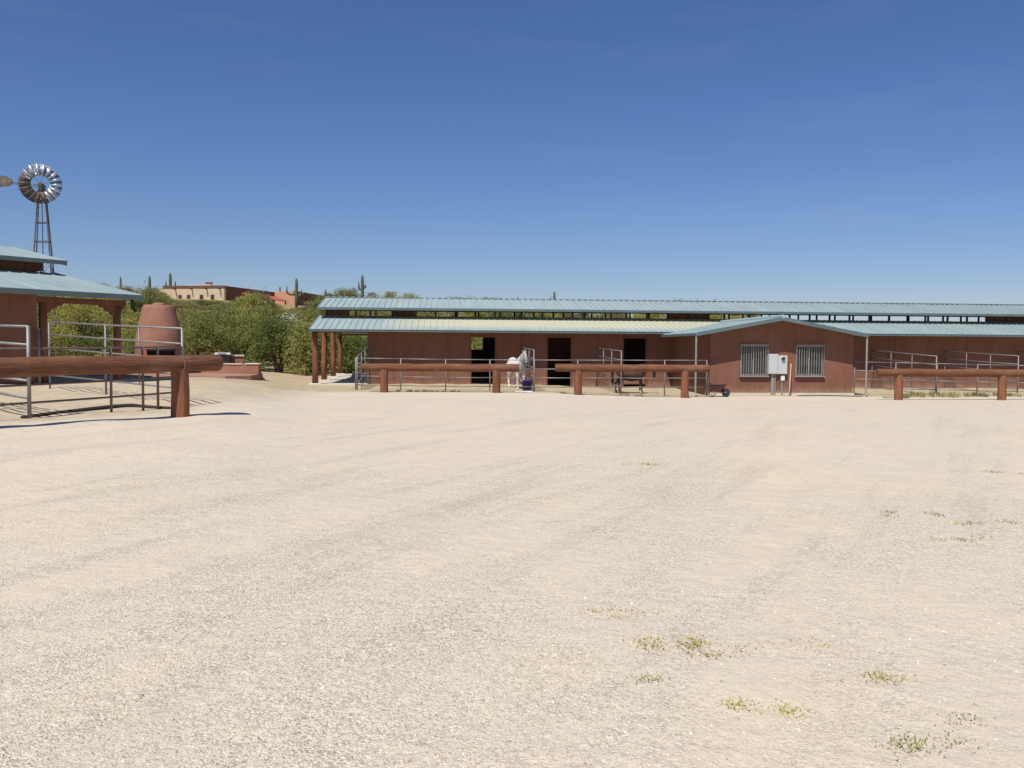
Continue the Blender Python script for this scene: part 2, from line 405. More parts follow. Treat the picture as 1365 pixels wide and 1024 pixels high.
tag(st.build('gravel', stm), 'loose pale pebbles strewn over the yard', 'gravel', kind='stuff')

# ------------------------------------------------------------------ the long stable
YW, YE, YT, YM, YR, YB = 44.0, 43.0, 46.7, 45.7, 49.06, 54.5
ZE, ZT, ZM, ZR = 2.85, 3.64, 4.06, 4.74
XL, XWL, XR = aty(412, 441, YE).x, aty(489.6, 480, YW).x, 46.0
barn = thing('long_stable', 'long terracotta horse stable with teal metal double roof and open clerestory', 'stable', (XWL, YW, 0))
def door_x(a, b): return aty(a, 480, YW).x, aty(b, 480, YW).x
DOORS = [door_x(628.3, 659.9), door_x(730, 761), door_x(831.4, 861)]
ZD = 2.52
w = MB(); x = XWL
for a, b in DOORS:
    w.box((x, YW, -.15), (a, YW+.15, 2.84)); w.box((a, YW, ZD), (b, YW+.15, 2.84)); x = b
w.box((x, YW, -.15), (XR-2, YW+.15, 2.84))
# far wall with the one open half door in line with the first doorway, and the end walls
bx0, bx1 = aty(618, 455, YB).x, aty(643.3, 455, YB).x
w.box((XWL, YB-.15, -.1), (bx0, YB, 2.84)); w.box((bx0, YB-.15, -.1), (bx1, YB, 1.87)); w.box((bx0, YB-.15, 2.72), (bx1, YB, 2.84)); w.box((bx1, YB-.15, -.1), (XR-2, YB, 2.84))
w.box((XWL, YW+.15, -.1), (XWL+.15, YB-.15, 2.84)); w.box((XR-2.15, YW+.15, -.1), (XR-2, YB-.15, 2.84))
# battens at the stall lines
for px in (524.6, 560.5, 597, 695, 795, 1193, 1289, 1387):
    bx = aty(px, 480, YW).x; w.box((bx-.03, YW-.022, .1), (bx+.03, YW, 2.83))
w.build('wall', 'stucco', barn, world=True)
# dark stall boarding inside
w = MB()
sx = [XWL+.2]+[aty(px, 480, YW).x for px in (597, 695, 795, 895)]+[aty(px, 480, YW).x for px in (1000, 1100, 1193, 1289, 1387)]
for q in sx: w.box((q, YW+.16, 0), (q+.06, YW+3.7, 2.5))
w.box((aty(695, 480, YW).x+.07, YW+3.7, 0), (XR-2.2, YW+3.78, 2.9))
w.box((XWL+.2, YW+3.7, 0), (bx0-1.2, YW+3.78, 2.9))
w.build('stall_partition', 'stucco_dark', barn, world=True)
for a, b in DOORS:
    f = MB()
    f.box((a-.07, YW-.024, .02), (a-.002, YW-.002, ZD+.07)); f.box((b+.002, YW-.024, .02), (b+.07, YW-.002, ZD+.07)); f.box((a, YW-.024, ZD+.004), (b, YW-.002, ZD+.07))
    f.build('door_frame', 'beamdark', barn, world=True)
a, b = DOORS[2]
f = MB(); f.box((a+.03, YW+.03, .12), (b-.03, YW+.09, 1.15)); f.box((a+.03, YW+.01, 1.0), (b-.03, YW+.028, 1.12)); f.box((a+.03, YW+.01, .16), (b-.03, YW+.028, .28))
hd = f.build('half_door', 'stucco', barn, world=True)
f = MB(); f.tube((b-.2, YW-.01, .8), (b-.2, YW-.01, .95), .012, n=6); f.build('latch', 'black', hd, world=True)
# roofs
r = ribbed(MB(), (XL, YE, ZE), (XR, YE, ZE), (XR, YT, ZT), (XL, YT, ZT)); r.build('lower_roof', 'roofglare', barn, world=True)
r = ribbed(MB(), (XR, 2*YR-YE, ZE), (XL, 2*YR-YE, ZE), (XL, 2*YR-YT, ZT), (XR, 2*YR-YT, ZT)); r.build('lower_roof', 'roof', barn, world=True)
XM = XL+.05
r = ribbed(MB(), (XM, YM, ZM), (XR, YM, ZM), (XR, YR-.004, ZR), (XM, YR-.004, ZR)); far = YR+2.45; zf = ZR-(ZR-ZM)/(YR-YM)*2.45
r = ribbed(r, (XR, far, zf), (XM, far, zf), (XM, YR+.004, ZR), (XR, YR+.004, ZR)); r.build('monitor_roof', 'roof', barn, world=True)
c = MB(); n = 150
for i in range(n):                       # ridge cap with the small closures seen against the sky
    x0 = lerp(XM, XR, i/n); x1 = lerp(XM, XR, (i+.62)/n); c.hexa([(x0, YR-.12, ZR+.02), (x1, YR-.12, ZR+.02), (x1, YR+.12, ZR+.02), (x0, YR+.12, ZR+.02), (x0, YR-.1, ZR+.065), (x1, YR-.1, ZR+.065), (x1, YR+.1, ZR+.065), (x0, YR+.1, ZR+.065)])
c.build('ridge_cap', 'trim', barn, world=True)
f = MB(); f.box((XL-.01, YE-.10, ZE-.11), (XR, YE-.004, ZE-.006)); f.box((XL-.01, YE-.115, ZE-.022), (XR, YE-.102, ZE+.004)); f.build('gutter', 'trim', barn, world=True)
f = MB(); f.box((XM-.01, YM-.05, ZM-.13), (XR, YM-.004, ZM+.002)); f.build('fascia', 'trim', barn, world=True)
def rake(x, ya, za, yb, zb, h=.15):
    return MB().hexa([(x-.03, ya, za-h), (x-.003, ya, za-h), (x-.003, yb, zb-h), (x-.03, yb, zb-h), (x-.03, ya, za+.04), (x-.003, ya, za+.04), (x-.003, yb, zb+.04), (x-.03, yb, zb+.04)])
for q in ((XL, YE, ZE, YT, ZT), (XM, YM, ZM, YR-.002, ZR), (XM, YR+.002, ZR, far, zf), (XL, 2*YR-YE, ZE, 2*YR-YT, ZT)): rake(*q).build('rake_board', 'trim', barn, world=True)
# clerestory: sill and head beams with posts, some bays boarded
f = MB()
for yy in (YT+.18, 2*YR-YT-.30):
    f.box((XL+.2, yy, 3.45), (XR-.1, yy+.12, 3.668)); f.box((XL+.2, yy, 4.10), (XR-.1, yy+.12, 4.19))
f.build('clerestory_beam', 'beamdark', barn, world=True)
f = MB(); f2 = MB(); bays = []
x = XL+.35; i = 0; rr = random.Random(12)
while x < XR-.4:
    MB().box((x-.045, YT+.21, 3.669), (x+.045, YT+.29, 4.099)).build('clerestory_post', 'black', barn, world=True); f.box((x-.045, 2*YR-YT-.27, 3.669), (x+.045, 2*YR-YT-.19, 4.099))
    nxw = x+1.17
    if i in (0, 3, 16, 17, 32, 33, 34, 35, 36, 37) and nxw < XR: MB().box((x+.05, YT+.2, 3.67), (nxw-.05, YT+.24, 4.09)).build('clerestory_board', 'beamdark', barn, world=True)
    x = nxw; i += 1
f.build('rear_clerestory_frame', 'black', barn, world=True)
# porch at the end: posts on pads, beams, slab
XP = aty(420, 480, 43.5).x
for yy in (43.55, 47.0, 51.0, 54.6):
    gz = .09+(yy-43.5)*.014; p = MB(); zz = 2.78 if yy < 44 or yy > 54 else 3.45
    k = [(XP+rr.uniform(-.02, .02), yy, lerp(gz+.05, zz, t)) for t in (0, .3, .6, .85, 1)]
    p.path(k, [.155, .15, .145, .14, .135], 14)
    po = p.build('porch_post', 'post', barn, smooth=True, world=True)
    q = MB(); q.cbox((XP, yy, gz-.1), .62, .5, .17, .03); q.build('pad', 'concrete', po, world=True)
f = MB(); f.box((XP-.11, 43.42, 2.70), (XWL-.01, 43.6, 2.785)); f.box((XP-.11, 54.5, 2.70), (XWL-.01, 54.68, 2.785))
f.hexa([(XP-.1, 43.61, 2.66), (XP+.1, 43.61, 2.66), (XP+.1, YR, 3.45), (XP-.1, YR, 3.45), (XP-.1, 43.61, 2.9), (XP+.1, 43.61, 2.9), (XP+.1, YR, 3.72), (XP-.1, YR, 3.72)])
f.hexa([(XP-.1, YR, 3.45), (XP+.1, YR, 3.45), (XP+.1, 54.49, 2.66), (XP-.1, 54.49, 2.66), (XP-.1, YR, 3.72), (XP+.1, YR, 3.72), (XP+.1, 54.49, 2.9), (XP-.1, 54.49, 2.9)])
f.build('porch_beam', 'beamdark', barn, world=True)
f = MB(); f.hexa([(XP-.1, 43.25, -.1), (XWL-.02, 43.25, -.1), (XWL-.02, 55.2, -.1), (XP-.1, 55.2, -.1), (XP-.1, 43.25, .115), (XWL-.02, 43.25, .115), (XWL-.02, 55.2, .275), (XP-.1, 55.2, .275)])
tag(f.build('pavement', 'concrete'), None, None, kind='structure')

# ------------------------------------------------------------------ gabled wing
YA, YAR = 37.8, 37.0
ax0, ax1, ex0, ex1 = aty(946.5, 500, YA).x, aty(1137, 500, YA).x, aty(930, 446, YAR).x, aty(1155, 447.5, YAR).x
CX = (ex0+ex1)/2; HW = (ex1-ex0)/2
EZ, PZ = 2.70, aty(1047, 423.5, YAR).z
wing = thing('gabled_wing', 'terracotta gable fronted wing with two barred windows and teal roof', 'building', (CX, YA, 0))
def rz_at(x): return PZ-(PZ-EZ)*abs(x-CX)/HW
W1 = (aty(987, 480, YA).x, aty(1022.5, 480, YA).x); W2 = (aty(1060.5, 480, YA).x, aty(1097, 480, YA).x)
wz0, wz1 = aty(1005, 500.5, YA).z, aty(1005, 460.5, YA).z
w = MB(); t = .16; edges = [ax0, W1[0], W1[1], CX, W2[0], W2[1], ax1]
for i in range(6):
    a, b = edges[i], edges[i+1]; za, zb = rz_at(a)-.07, rz_at(b)-.07
    lo = -.3
    if i in (1, 4): w.box((a, YA, -.3), (b, YA+t, wz0)); lo = wz1
    w.hexa([(a, YA, lo), (b, YA, lo), (b, YA+t, lo), (a, YA+t, lo), (a, YA, za), (b, YA, zb), (b, YA+t, zb), (a, YA+t, za)])
w.box((ax0, YA+t, -.3), (ax0+t, YW, rz_at(ax0)-.07)); w.box((ax1-t, YA+t, -.3), (ax1, YW, rz_at(ax1)-.07))
for px in (1024, 1059.3, 1115): q = aty(px, 480, YA).x; w.box((q-.012, YA-.006, .1), (q+.012, YA, rz_at(q)-.08))
w.build('wall', 'stucco', wing, world=True)
def wing_roof(s):
    ex = ex0 if s < 0 else ex1; xe = CX+s*(PZ-2.852)/(PZ-EZ)*HW; yr = YE+(PZ-ZE)/(ZT-ZE)*(YT-YE)
    mb = MB(); pts = [(ex, YAR, EZ), (CX, YAR, PZ), (CX, yr, PZ), (xe, YE-.01, 2.852), (ex, YE-.01, EZ)]
    mb.slab(pts if s > 0 else pts[::-1], .06)
    y = YAR+.15
    while y < yr-.1:                     # seams run up the slope
        a = V((ex, y, EZ)); 
        if y > YE-.02: tt = (y-YE)/(yr-YE); a = V((xe, YE, 2.852)).lerp(V((CX, yr, PZ)), tt)
        d = V((CX, y, PZ)); q = V((0, .014, 0)); h = V((0, 0, .04)); e = V((0, 0, .002))
        mb.hexa([a-q+e, a+q+e, d+q+e, d-q+e, a-q+h, a+q+h, d+q+h, d-q+h]); y += .4
    return mb.build('roof', 'roof', wing, world=True)
wing_roof(-1); wing_roof(1)
f = MB()
for s, ex in ((-1, ex0), (1, ex1)):
    f.hexa([(ex, YAR-.035, EZ-.13), (CX, YAR-.035, PZ-.13), (CX, YAR-.004, PZ-.13), (ex, YAR-.004, EZ-.13), (ex, YAR-.035, EZ+.035), (CX, YAR-.035, PZ+.035), (CX, YAR-.004, PZ+.035), (ex, YAR-.004, EZ+.035)])
f.build('rake_board', 'trim', wing, world=True)
f = MB(); f.path([(CX, YAR-.05, PZ+.045), (CX, 45.3, PZ+.045)], .09, 8, flat=1.0); f.build('ridge_cap', 'roof', wing, world=True)
for s, ex in ((-1, ex0), (1, ex1)):
    f = MB(); f.box((min(ex, ex+s*.1), YAR-.04, EZ-.12), (max(ex, ex+s*.1), 42.9, EZ-.005)); f.build('gutter', 'trim', wing, world=True)
    f = MB(); dx = ex+s*.05; gz = G(dx, YAR); f.path([(dx, YAR+.03, EZ-.1), (dx, YAR+.03, gz+.14), (dx, YAR-.07, gz+.03)], .042, 8); f.path([(dx, YAR+.03, 1.6), (dx, YAR+.03, 1.66)], .05, 8)
    f.build('downspout', 'bar', wing, world=True)
for (a, b) in (W1, W2):
    f = MB(); fw = .05
    f.box((a, YA+.03, wz0), (a+fw, YA+.09, wz1)); f.box((b-fw, YA+.03, wz0), (b, YA+.09, wz1)); f.box((a+fw, YA+.03, wz0), (b-fw, YA+.09, wz0+fw)); f.box((a+fw, YA+.03, wz1-fw), (b-fw, YA+.09, wz1))
    mx = (a+b)/2; f.box((mx-.03, YA+.035, wz0+fw), (mx+.03, YA+.085, wz1-fw))
    wn = f.build('window', 'bar', wing, world=True)
    f = MB(); f.box((a+fw, YA+.055, wz0+fw), (mx-.03, YA+.062, wz1-fw)); f.box((mx+.03, YA+.055, wz0+fw), (b-fw, YA+.062, wz1-fw)); f.build('pane', 'glass', wn, world=True)
    f = MB(); y0 = YA-.13; n = 11
    f.box((a-.06, y0-.02, wz0-.06), (b+.06, YA-.004, wz0-.02)); f.box((a-.03, y0-.015, wz1+.0), (b+.03, y0+.015, wz1+.04))
    f.box((a-.03, y0+.016, wz1+.0), (a+.0, YA-.004, wz1+.04)); f.box((b, y0+.016, wz1+.0), (b+.03, YA-.004, wz1+.04))
    for i in range(n+1): q = lerp(a+.005, b-.005, i/n); f.tube((q, y0, wz0-.02), (q, y0, wz1), .0125, n=6)
    f.build('security_bars', 'bar', wn, world=True)
f = MB(); f.box((ax0-.06, YA-.07, -.3), (ax1+.06, YA-.004, .02)); f.build('footing', 'concrete', wing, world=True)

# electrical gear on the wing wall
p = aty(1031, 499, YA-.12); gz = G(p.x, YA)
e = thing('electrical_cabinet', 'tall pale grey electrical cabinet on a post, left of the meter box', 'cabinet', (p.x, YA-.15, gz))
x0, x1 = aty(1025, 480, YA-.2).x, aty(1037, 480, YA-.2).x; z0, z1 = aty(1031, 498.5, YA-.2).z, aty(1031, 472, YA-.2).z
f = MB(); f.cbox(((x0+x1)/2, YA-.11, z0), x1-x0, .2, z1-z0, .015); body = f.build('body', 'boxgrey', e, world=True)
f = MB(); f.box((x0+.03, YA-.222, z0+.04), (x1-.03, YA-.213, z1-.05)); f.build('door', 'boxgrey', e, world=True)
f = MB(); f.box((x0+.17, YA-.1, gz), (x0+.29, YA-.02, z0)); f.tube((x0+.36, YA-.07, gz), (x0+.36, YA-.07, z0), .03); f.build('post', 'bar', e, world=True)
p = aty(1044, 499, YA-.12)
e = thing('meter_box', 'grey meter box with round electric meter beside the tall cabinet', 'meter box', (p.x, YA-.15, gz))
x0, x1 = x1+.012, aty(1050, 480, YA-.2).x; z1 = aty(1044, 474, YA-.2).z
f = MB(); f.cbox(((x0+x1)/2, YA-.1, z0), x1-x0, .18, z1-z0, .015); f.build('body', 'boxgrey', e, world=True)
mc = ((x0+x1)/2, YA-.19, z1-.14)
f = MB(); f.path([(mc[0], YA-.186, mc[2]), (mc[0], YA-.27, mc[2]), (mc[0], YA-.29, mc[2])], [.085, .085, .06], 16); f.build('meter', 'glass', e, smooth=True, world=True)
f = MB(); f.path([(mc[0], YA-.186, mc[2]), (mc[0], YA-.205, mc[2])], .1, 16); f.build('meter_ring', 'white', e, smooth=True, world=True)
f = MB(); bx = aty(1043.5, 500, YA-.1).x; f.cbox((bx, YA-.08, z0-.3), .17, .1, .22, .01); f.build('junction_box', 'white', e, world=True)
f = MB(); f.path([(bx, YA-.08, z0), (bx, YA-.08, z0-.08)], .03); f.path([(bx-.02, YA-.08, z0-.3), (bx-.02, YA-.08, gz-.02)], .035); f.path([(bx+.09, YA-.05, z0), (bx+.09, YA-.05, gz-.02)], .018); f.build('conduit', 'bar', e, world=True)
b0 = aty(1052, 531, YAR+.25); b0.z = G(b0.x, b0.y); b1 = aty(1054.5, 485, YA-.05)
f = MB(); f.path([b0-V((0, 0, .03)), b0.lerp(b1, .5), b1], [.035, .032, .03], 8); o = f.build('timber_pole', 'stick', None, smooth=True); tag(o, 'pale timber pole leaning on terracotta wall beside the right barred window', 'pole')
# black hose along the foot of the wing
pts = []
for px in range(1062, 1151, 8):
    q = aty(px, 530, YAR+.2+.18*sin(px*.07)); pts.append((q.x, q.y, G(q.x, q.y)+.02))
f = MB(); f.path(pts, .02, 6); tag(f.build('hose', 'rubber', smooth=True), 'black hose lying along the foot of the gabled wing', 'hose')

# two wheeled cart by the wing corner
cp = gp(957, 37.6); cart = thing('wheelbarrow', 'dark red tub wheelbarrow standing at the left corner of the gabled wing', 'wheelbarrow', cp, R(-32))
cart.scale = (.86, .86, .95)
f = MB(); f.rings([[(-.28, -.2, .22), (.22, -.2, .22), (.22, .2, .22), (-.28, .2, .22)], [(-.42, -.3, .56), (.34, -.3, .56), (.34, .3, .56), (-.42, .3, .56)]]); f.build('tub', 'tub', cart)
f = MB(); f.path([(-.43, -.31, .57), (.35, -.31, .57), (.35, .31, .57), (-.43, .31, .57), (-.43, -.31, .57)], .02, 6); f.build('rim', 'black', cart)
f = MB()
for s in (-1, 1): f.path([(.52, s*.07, .2), (.1, s*.2, .21), (-.3, s*.24, .26), (-.66, s*.27, .5)], .018, 6)
f.build('frame', 'black', cart)
for s in (-1, 1): f = MB(); f.path([(-.2, s*.23, .24), (-.3, s*.24, 0), (-.22, s*.24, 0), (-.1, s*.22, .22)], .016, 6); f.build('leg', 'bar', cart)
f = MB(); f.rings([[(.42+r*cos(2*pi*k/18), yy, .2+r*sin(2*pi*k/18)) for k in range(18)] for r, yy in ((.14, -.06), (.2, -.045), (.2, .045), (.14, .06))]); wh = f.build('wheel', 'rubber', cart)
f = MB(); f.tube((.42, -.08, .2), (.42, .08, .2), .05, n=10); f.build('hub', 'bar', wh)

# ------------------------------------------------------------------ log rails
def log_rail(label, A, B, posts, top, r=.165, over=(.4, .4), seed=0):
    """A, B are ground points under the log ends; posts as fractions"""
    rr = random.Random(seed); A, B = V(A), V(B); d = B-A; L = V((d.x, d.y, 0)).length; rz = math.atan2(d.y, d.x)
    T = thing('log_rail', label, 'log rail', A, rz, 'stained log rails around the yard')
    za, zb = top[0]-A.z-r, top[1]-A.z-r
    n = 14; pts = [(L*i/n, rr.uniform(-.012, .012), lerp(za, zb, i/n)+rr.uniform(-.01, .01)) for i in range(n+1)]
    rad = [r*rr.uniform(.95, 1.05) for i in range(n+1)]
    f = MB(); pts = [(pts[0][0]-.0, pts[0][1], pts[0][2])]+[(pts[0][0]+.03, pts[0][1], pts[0][2])]+pts[1:-1]+[(L-.03, pts[-1][1], pts[-1][2]), (L, pts[-1][1], pts[-1][2])]
    rad = [rad[0]*.88, rad[0]]+rad[1:-1]+[rad[-1], rad[-1]*.88]
    f.path(pts, rad, 20); o = smooth_by_angle(f.build('beam', 'log', T), 50)
    for t in posts:
        x = L*t; w = T.matrix_basis @ V((x, 0, 0)); gz = G(w.x, w.y)-A.z; zt = lerp(za, zb, t)
        f = MB(); f.path([(x, 0, gz-.2), (x+rr.uniform(-.02, .02), 0, (gz+zt)/2), (x, 0, zt-r*.55)], [r*1.08, r*1.03, r], 18); smooth_by_angle(f.build('post', 'post', T), 50)
        f = MB(); f.path([(x, -r*1.02, zt-.1), (x, -r*1.06, zt), (x, -r*.8, zt+r*.72), (x, 0, zt+r*1.04), (x, r*.8, zt+r*.72), (x, r*1.06, zt)], .012, 6); f.build('strap', 'pipe_dull_shade', T)
    return T
P = gp(239, 17.36); u = V((sin(R(37)), cos(R(37)), 0))
A = P-u*6.4; A.z = G(A.x, A.y); B = P+u*.97; B.z = G(B.x, B.y)
log_rail('nearest stained log rail, its one visible post in front of the pipe corral', A, B, (1.8/7.37, 6.4/7.37), (zat(0, 478, 14.4), zat(239, 473, 17.4)), .17, seed=1)
def logb(label, pa, da, pb, db, posts, ya, yb, seed):
    A, B = gp(pa, da), gp(pb, db)
    L = [(p-pa)/(pb-pa) for p in posts]
    fr = []
    for p in posts:                      # perspective-correct fraction along the log
        best = min((abs(((A.lerp(B, k/400)-EYE).dot(side)/(A.lerp(B, k/400)-EYE).dot(head))*F+682.5-p), k/400) for k in range(401)); fr.append(best[1])
    return log_rail(label, A, B, fr, (zat(pa, ya, da), zat(pb, yb, db)), .163, seed=seed)
logb('stained log rail in front of the first stable doorway, ending at the white horse', 481, 36.6, 692, 36.7, (512, 661.5), 484.5, 485.5, 2)
logb('stained log rail in front of the brown horse, ending beside the gabled wing', 740, 36.7, 945, 36.7, (770.5, 913), 485.3, 486.3, 3)
logb('stained log rail right of the gabled wing, running out of the picture', 1169, 35.6, 1420, 36.6, (1198.5, 1336), 491.5, 493.0, 4)

# ------------------------------------------------------------------ pipe fences
def panel(label, A, B, za, zb, posts, group, mat='pipe', r=.024, cat='fence panel', legs=True, name='pipe_fence', stays=(), foot=True):
    """rails given by their heights at both ends; posts as fractions, standing on the ground"""
    A, B = V(A), V(B); A.z = G(A.x, A.y); B.z = G(B.x, B.y)
    T = thing(name, label, cat, A, 0, group); rr = random.Random(hash(label) % 999 if False else len(label))
    for a, b in zip(za, zb):
        f = MB(); p0 = V((A.x, A.y, a)); p1 = V((B.x, B.y, b)); mid = p0.lerp(p1, .5)-V((0, 0, rr.uniform(0, .015)))
        f.path([p0, mid, p1], r*.85, 8); f.build('rail', mat, T, smooth=True, world=True)
    for t in posts:
        q = A.lerp(B, t); gz = G(q.x, q.y)
        f = MB(); f.tube((q.x, q.y, gz-.05 if foot else lerp(za[-1], zb[-1], t)), (q.x, q.y, lerp(za[0], zb[0], t)+.015), r*1.15, n=8); f.build('post', mat, T, smooth=True, world=True)
    for t in stays:
        q = A.lerp(B, t); f = MB(); f.tube((q.x, q.y, lerp(za[-1], zb[-1], t)), (q.x, q.y, lerp(za[0], zb[0], t)), r*.75, n=6); f.build('stay', mat, T, smooth=True, world=True)
    return T
GF = 'galvanised pipe panels along the stable paddocks'
def fd(px):                               # distance of the paddock fence line at a column
    return table(px, [(470, 38.4), (712, 38.3), (942, 38.1)])
ftop = [(470, 477.3), (600, 479.3), (712, 480), (942, 480.5)]
fr = [(474, 534, 'pipe fence panel at the outer left corner of the stable paddocks'), (534, 594, 'pipe fence panel behind the log rail, left of the first doorway'),
      (594, 653, 'pipe fence panel crossing in front of the first open stable doorway'), (653, 712, 'pipe fence panel in front of the white horse'),
      (712, 770, 'pipe fence panel between the blue tub and the second doorway'), (770, 828, 'pipe fence panel left of the brown horse'),
      (828, 886, 'pipe fence panel in front of the brown horse'), (886, 942, 'pipe fence panel ending at the gabled wing corner')]
for a, b, lab in fr:
    A, B = gp(a, fd(a)), gp(b, fd(b)); ha = [zat(a, table(a, ftop)+k*11.9, fd(a)) for k in range(4)]; hb = [zat(b, table(b, ftop)+k*11.9, fd(b)) for k in range(4)]
    panel(lab, A, B, ha, hb, (0, 1) if a == 474 else (1,), GF)
# right paddock
fr = [(1139, 1194, 'pipe fence panel joined to the right side of the gabled wing'), (1194, 1249, 'pipe fence panel behind the right log rail, next to the wing'),
      (1249, 1303, 'pipe fence panel behind the right log rail, between its two posts'), (1303, 1357, 'pipe fence panel over the last dry tufts behind the right log rail'), (1357, 1415, 'pipe fence panel cut by the right edge of the photo')]
def fd2(px): return table(px, [(1139, 39.4), (1420, 40.4)])
for a, b, lab in fr:
    A, B = gp(a, fd2(a)), gp(b, fd2(b)); ya, yb = table(a, [(1139, 482.3), (1365, 487.5)]), table(b, [(1139, 482.3), (1365, 487.5)])
    panel(lab, A, B, [zat(a, ya+k*11.5, fd2(a)) for k in range(4)], [zat(b, yb+k*11.5, fd2(b)) for k in range(4)], (0, 1) if a == 1139 else (1,), GF)
# tall dividers that run back to the stable wall
def divider(lab, pf, yf, pb, yb, d, n=5):
    A = gp(pf, d); B = aty(pb, yb, YW-.12); db = B.dot(head); zt0, zt1 = zat(pf, yf, d), B.z
    k = [i*.40 for i in range(n)]
    panel(lab, A, B, [zt0-q for q in k], [zt1-q for q in k], (0, 1), 'tall pipe dividers between the paddocks', r=.026, name='pipe_fence', cat='fence divider', stays=(.35, .68))
divider('tall pipe divider at the left end of the paddocks', 476, 476, 491, 460, 38.3)
divider('tall pipe divider standing behind the blue tub', 711.5, 466.5, 695, 463, 38.3)
divider('tall pipe divider standing behind the brown horse', 828, 468, 795, 464, 38.25)
divider('tall pipe divider nearest the right side of the gabled wing', 1248, 475, 1163, 467, 40.0)
divider('tall pipe divider reaching the right edge, farther from the wing', 1357, 474.5, 1260, 468, 40.4)
divider('tall pipe divider cut off by the right edge', 1470, 474.5, 1358, 468.5, 41.0)
# corral at the left
CG = 'pipe panels of the corral by the open shelter'
cB = gp(243, 20.5)
A = gp(66, 28)
panel('tall galvanised corral panel running back from the corner to the open shelter', cB, A, [zat(243, y, 20.5) for y in (438, 458.5, 479, 499, 518)], [zat(66, y, 28) for y in (429, 446, 464, 482, 500)], (0, .5, 1), CG, r=.028, stays=(.26,))
panel('dull corral panel parallel to the nearest log rail', gp(-60, 15.4), cB, [zat(-60, y, 15.4) for y in (465.5, 491, 518, 544)], [zat(243, y, 20.5) for y in (462.5, 482, 502, 522.5)], (.05, .62, .78, .86), CG, mat='pipe_dull_shade', r=.026)  # darker pipe material paints the shaded side of these rails
panel('near galvanised corral gate behind the log rail at the left edge', gp(38, 16.7), gp(-70, 19.6), [zat(38, y, 16.7) for y in (435.5, 460, 484, 508, 531)], [zat(-70, y, 19.6) for y in (431, 450, 471, 492, 512)], (0, 1), CG, r=.033, name='corral_gate', cat='gate', stays=(.5,))

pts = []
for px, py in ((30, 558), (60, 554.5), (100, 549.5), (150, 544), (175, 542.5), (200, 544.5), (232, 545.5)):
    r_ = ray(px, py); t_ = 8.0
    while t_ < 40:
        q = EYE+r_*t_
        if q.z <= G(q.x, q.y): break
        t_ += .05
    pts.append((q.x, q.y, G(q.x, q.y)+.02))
f = MB(); f.path(pts, [.03, .045, .05, .055, .06, .05, .03], 8, flat=1.7); tag(f.build('band', 'soot', smooth=True), 'dark low strip on the sand at the foot of the corral panel', 'band')  # dark flattened strip following the ground along the corral

# ------------------------------------------------------------------ open shelter at the left
c0 = gp(190, 34.3); ga = R(36)-0; ehead = ga+YAW          # eave heads 36 degrees right of the camera heading
e_dir = V((sin(ehead), cos(ehead), 0)); p_dir = V((-cos(ehead), sin(ehead), 0))
sh = thing('open_shelter', 'open sided shelter with raised teal double roof and brown posts, terracotta wall', 'shelter', c0, math.atan2(-e_dir.y, -e_dir.x))
# local x runs along the eave towards the viewer's left, local y = -(depth), so flip
lx = -e_dir; ly = V((-lx.y, lx.x, 0)); sgn = 1 if ly.dot(p_dir) > 0 else -1
def L(u, v, z): return (u, sgn*v, z-c0.z)
LE = 15.0; z_e, z_t, v_t = 3.98, 5.03, 6.1; z_m, v_m, z_r, v_r = 5.67, 5.95, 6.57, 10.9
def rib(A, B, C, D, **k):
    q = (L(*A), L(*B), L(*C), L(*D)); return ribbed(MB(), *q, **k)
rib((0, 0, z_e), (LE, 0, z_e), (LE, v_t+.9, z_t+.155), (0, v_t+.9, z_t+.155), step=.6, thick=.06).build('lower_roof', 'roof', sh)
rib((LE, 2*v_r, z_e), (0, 2*v_r, z_e), (0, 2*v_r-v_t-.9, z_t+.155), (LE, 2*v_r-v_t-.9, z_t+.155), step=.6, thick=.06).build('lower_roof', 'roof', sh)
mr = rib((0, v_m, z_m), (LE, v_m, z_m), (LE, v_r-.004, z_r), (0, v_r-.004, z_r), step=.6)
q = rib((LE, 2*v_r-v_m, z_m), (0, 2*v_r-v_m, z_m), (0, v_r+.004, z_r), (LE, v_r+.004, z_r), step=.6); mr.add(q.v, q.f); mr.build('monitor_roof', 'roof', sh)
def lbox(u0, v0, z0, u1, v1, z1):
    a, b = L(u0, v0, z0), L(u1, v1, z1); return MB().box((a[0], min(a[1], b[1]), a[2]), (b[0], max(a[1], b[1]), b[2]))
lbox(-.02, -.07, z_e-.19, LE, -.004, z_e+.01).build('fascia', 'trim', sh); lbox(-.02, v_m-.06, z_m-.17, LE, v_m-.004, z_m+.01).build('fascia', 'trim', sh)
def lrake(va, za, vb, zb, h=.2):
    o = [L(-.03, va, za-h), L(-.004, va, za-h), L(-.004, vb, zb-h), L(-.03, vb, zb-h), L(-.03, va, za+.03), L(-.004, va, za+.03), L(-.004, vb, zb+.03), L(-.03, vb, zb+.03)]
    MB().hexa(o).build('rake_board', 'trim', sh)
lrake(0, z_e, v_t+.9, z_t+.155); lrake(v_m, z_m, v_r-.002, z_r); lrake(v_r+.002, z_r, 2*v_r-v_m, z_m); lrake(2*v_r, z_e, 2*v_r-v_t-.9, z_t+.155)
f = lbox(.56, v_t+.75, z_t+.2, LE, v_t+.9, z_m+.02); q = lbox(.56, 2*v_r-v_t-.9, z_t+.2, LE, 2*v_r-v_t-.75, z_m+.02); f.add(q.v, q.f)
q = lbox(.56, v_t+.91, z_t+.2, .66, 2*v_r-v_t-.91, z_m+.02); f.add(q.v, q.f); f.build('monitor_wall', 'beamdark', sh)
lbox(6.25, v_t+.70, z_t+.25, 6.75, v_t+.745, z_m-.28).build('vent', 'white', sh)
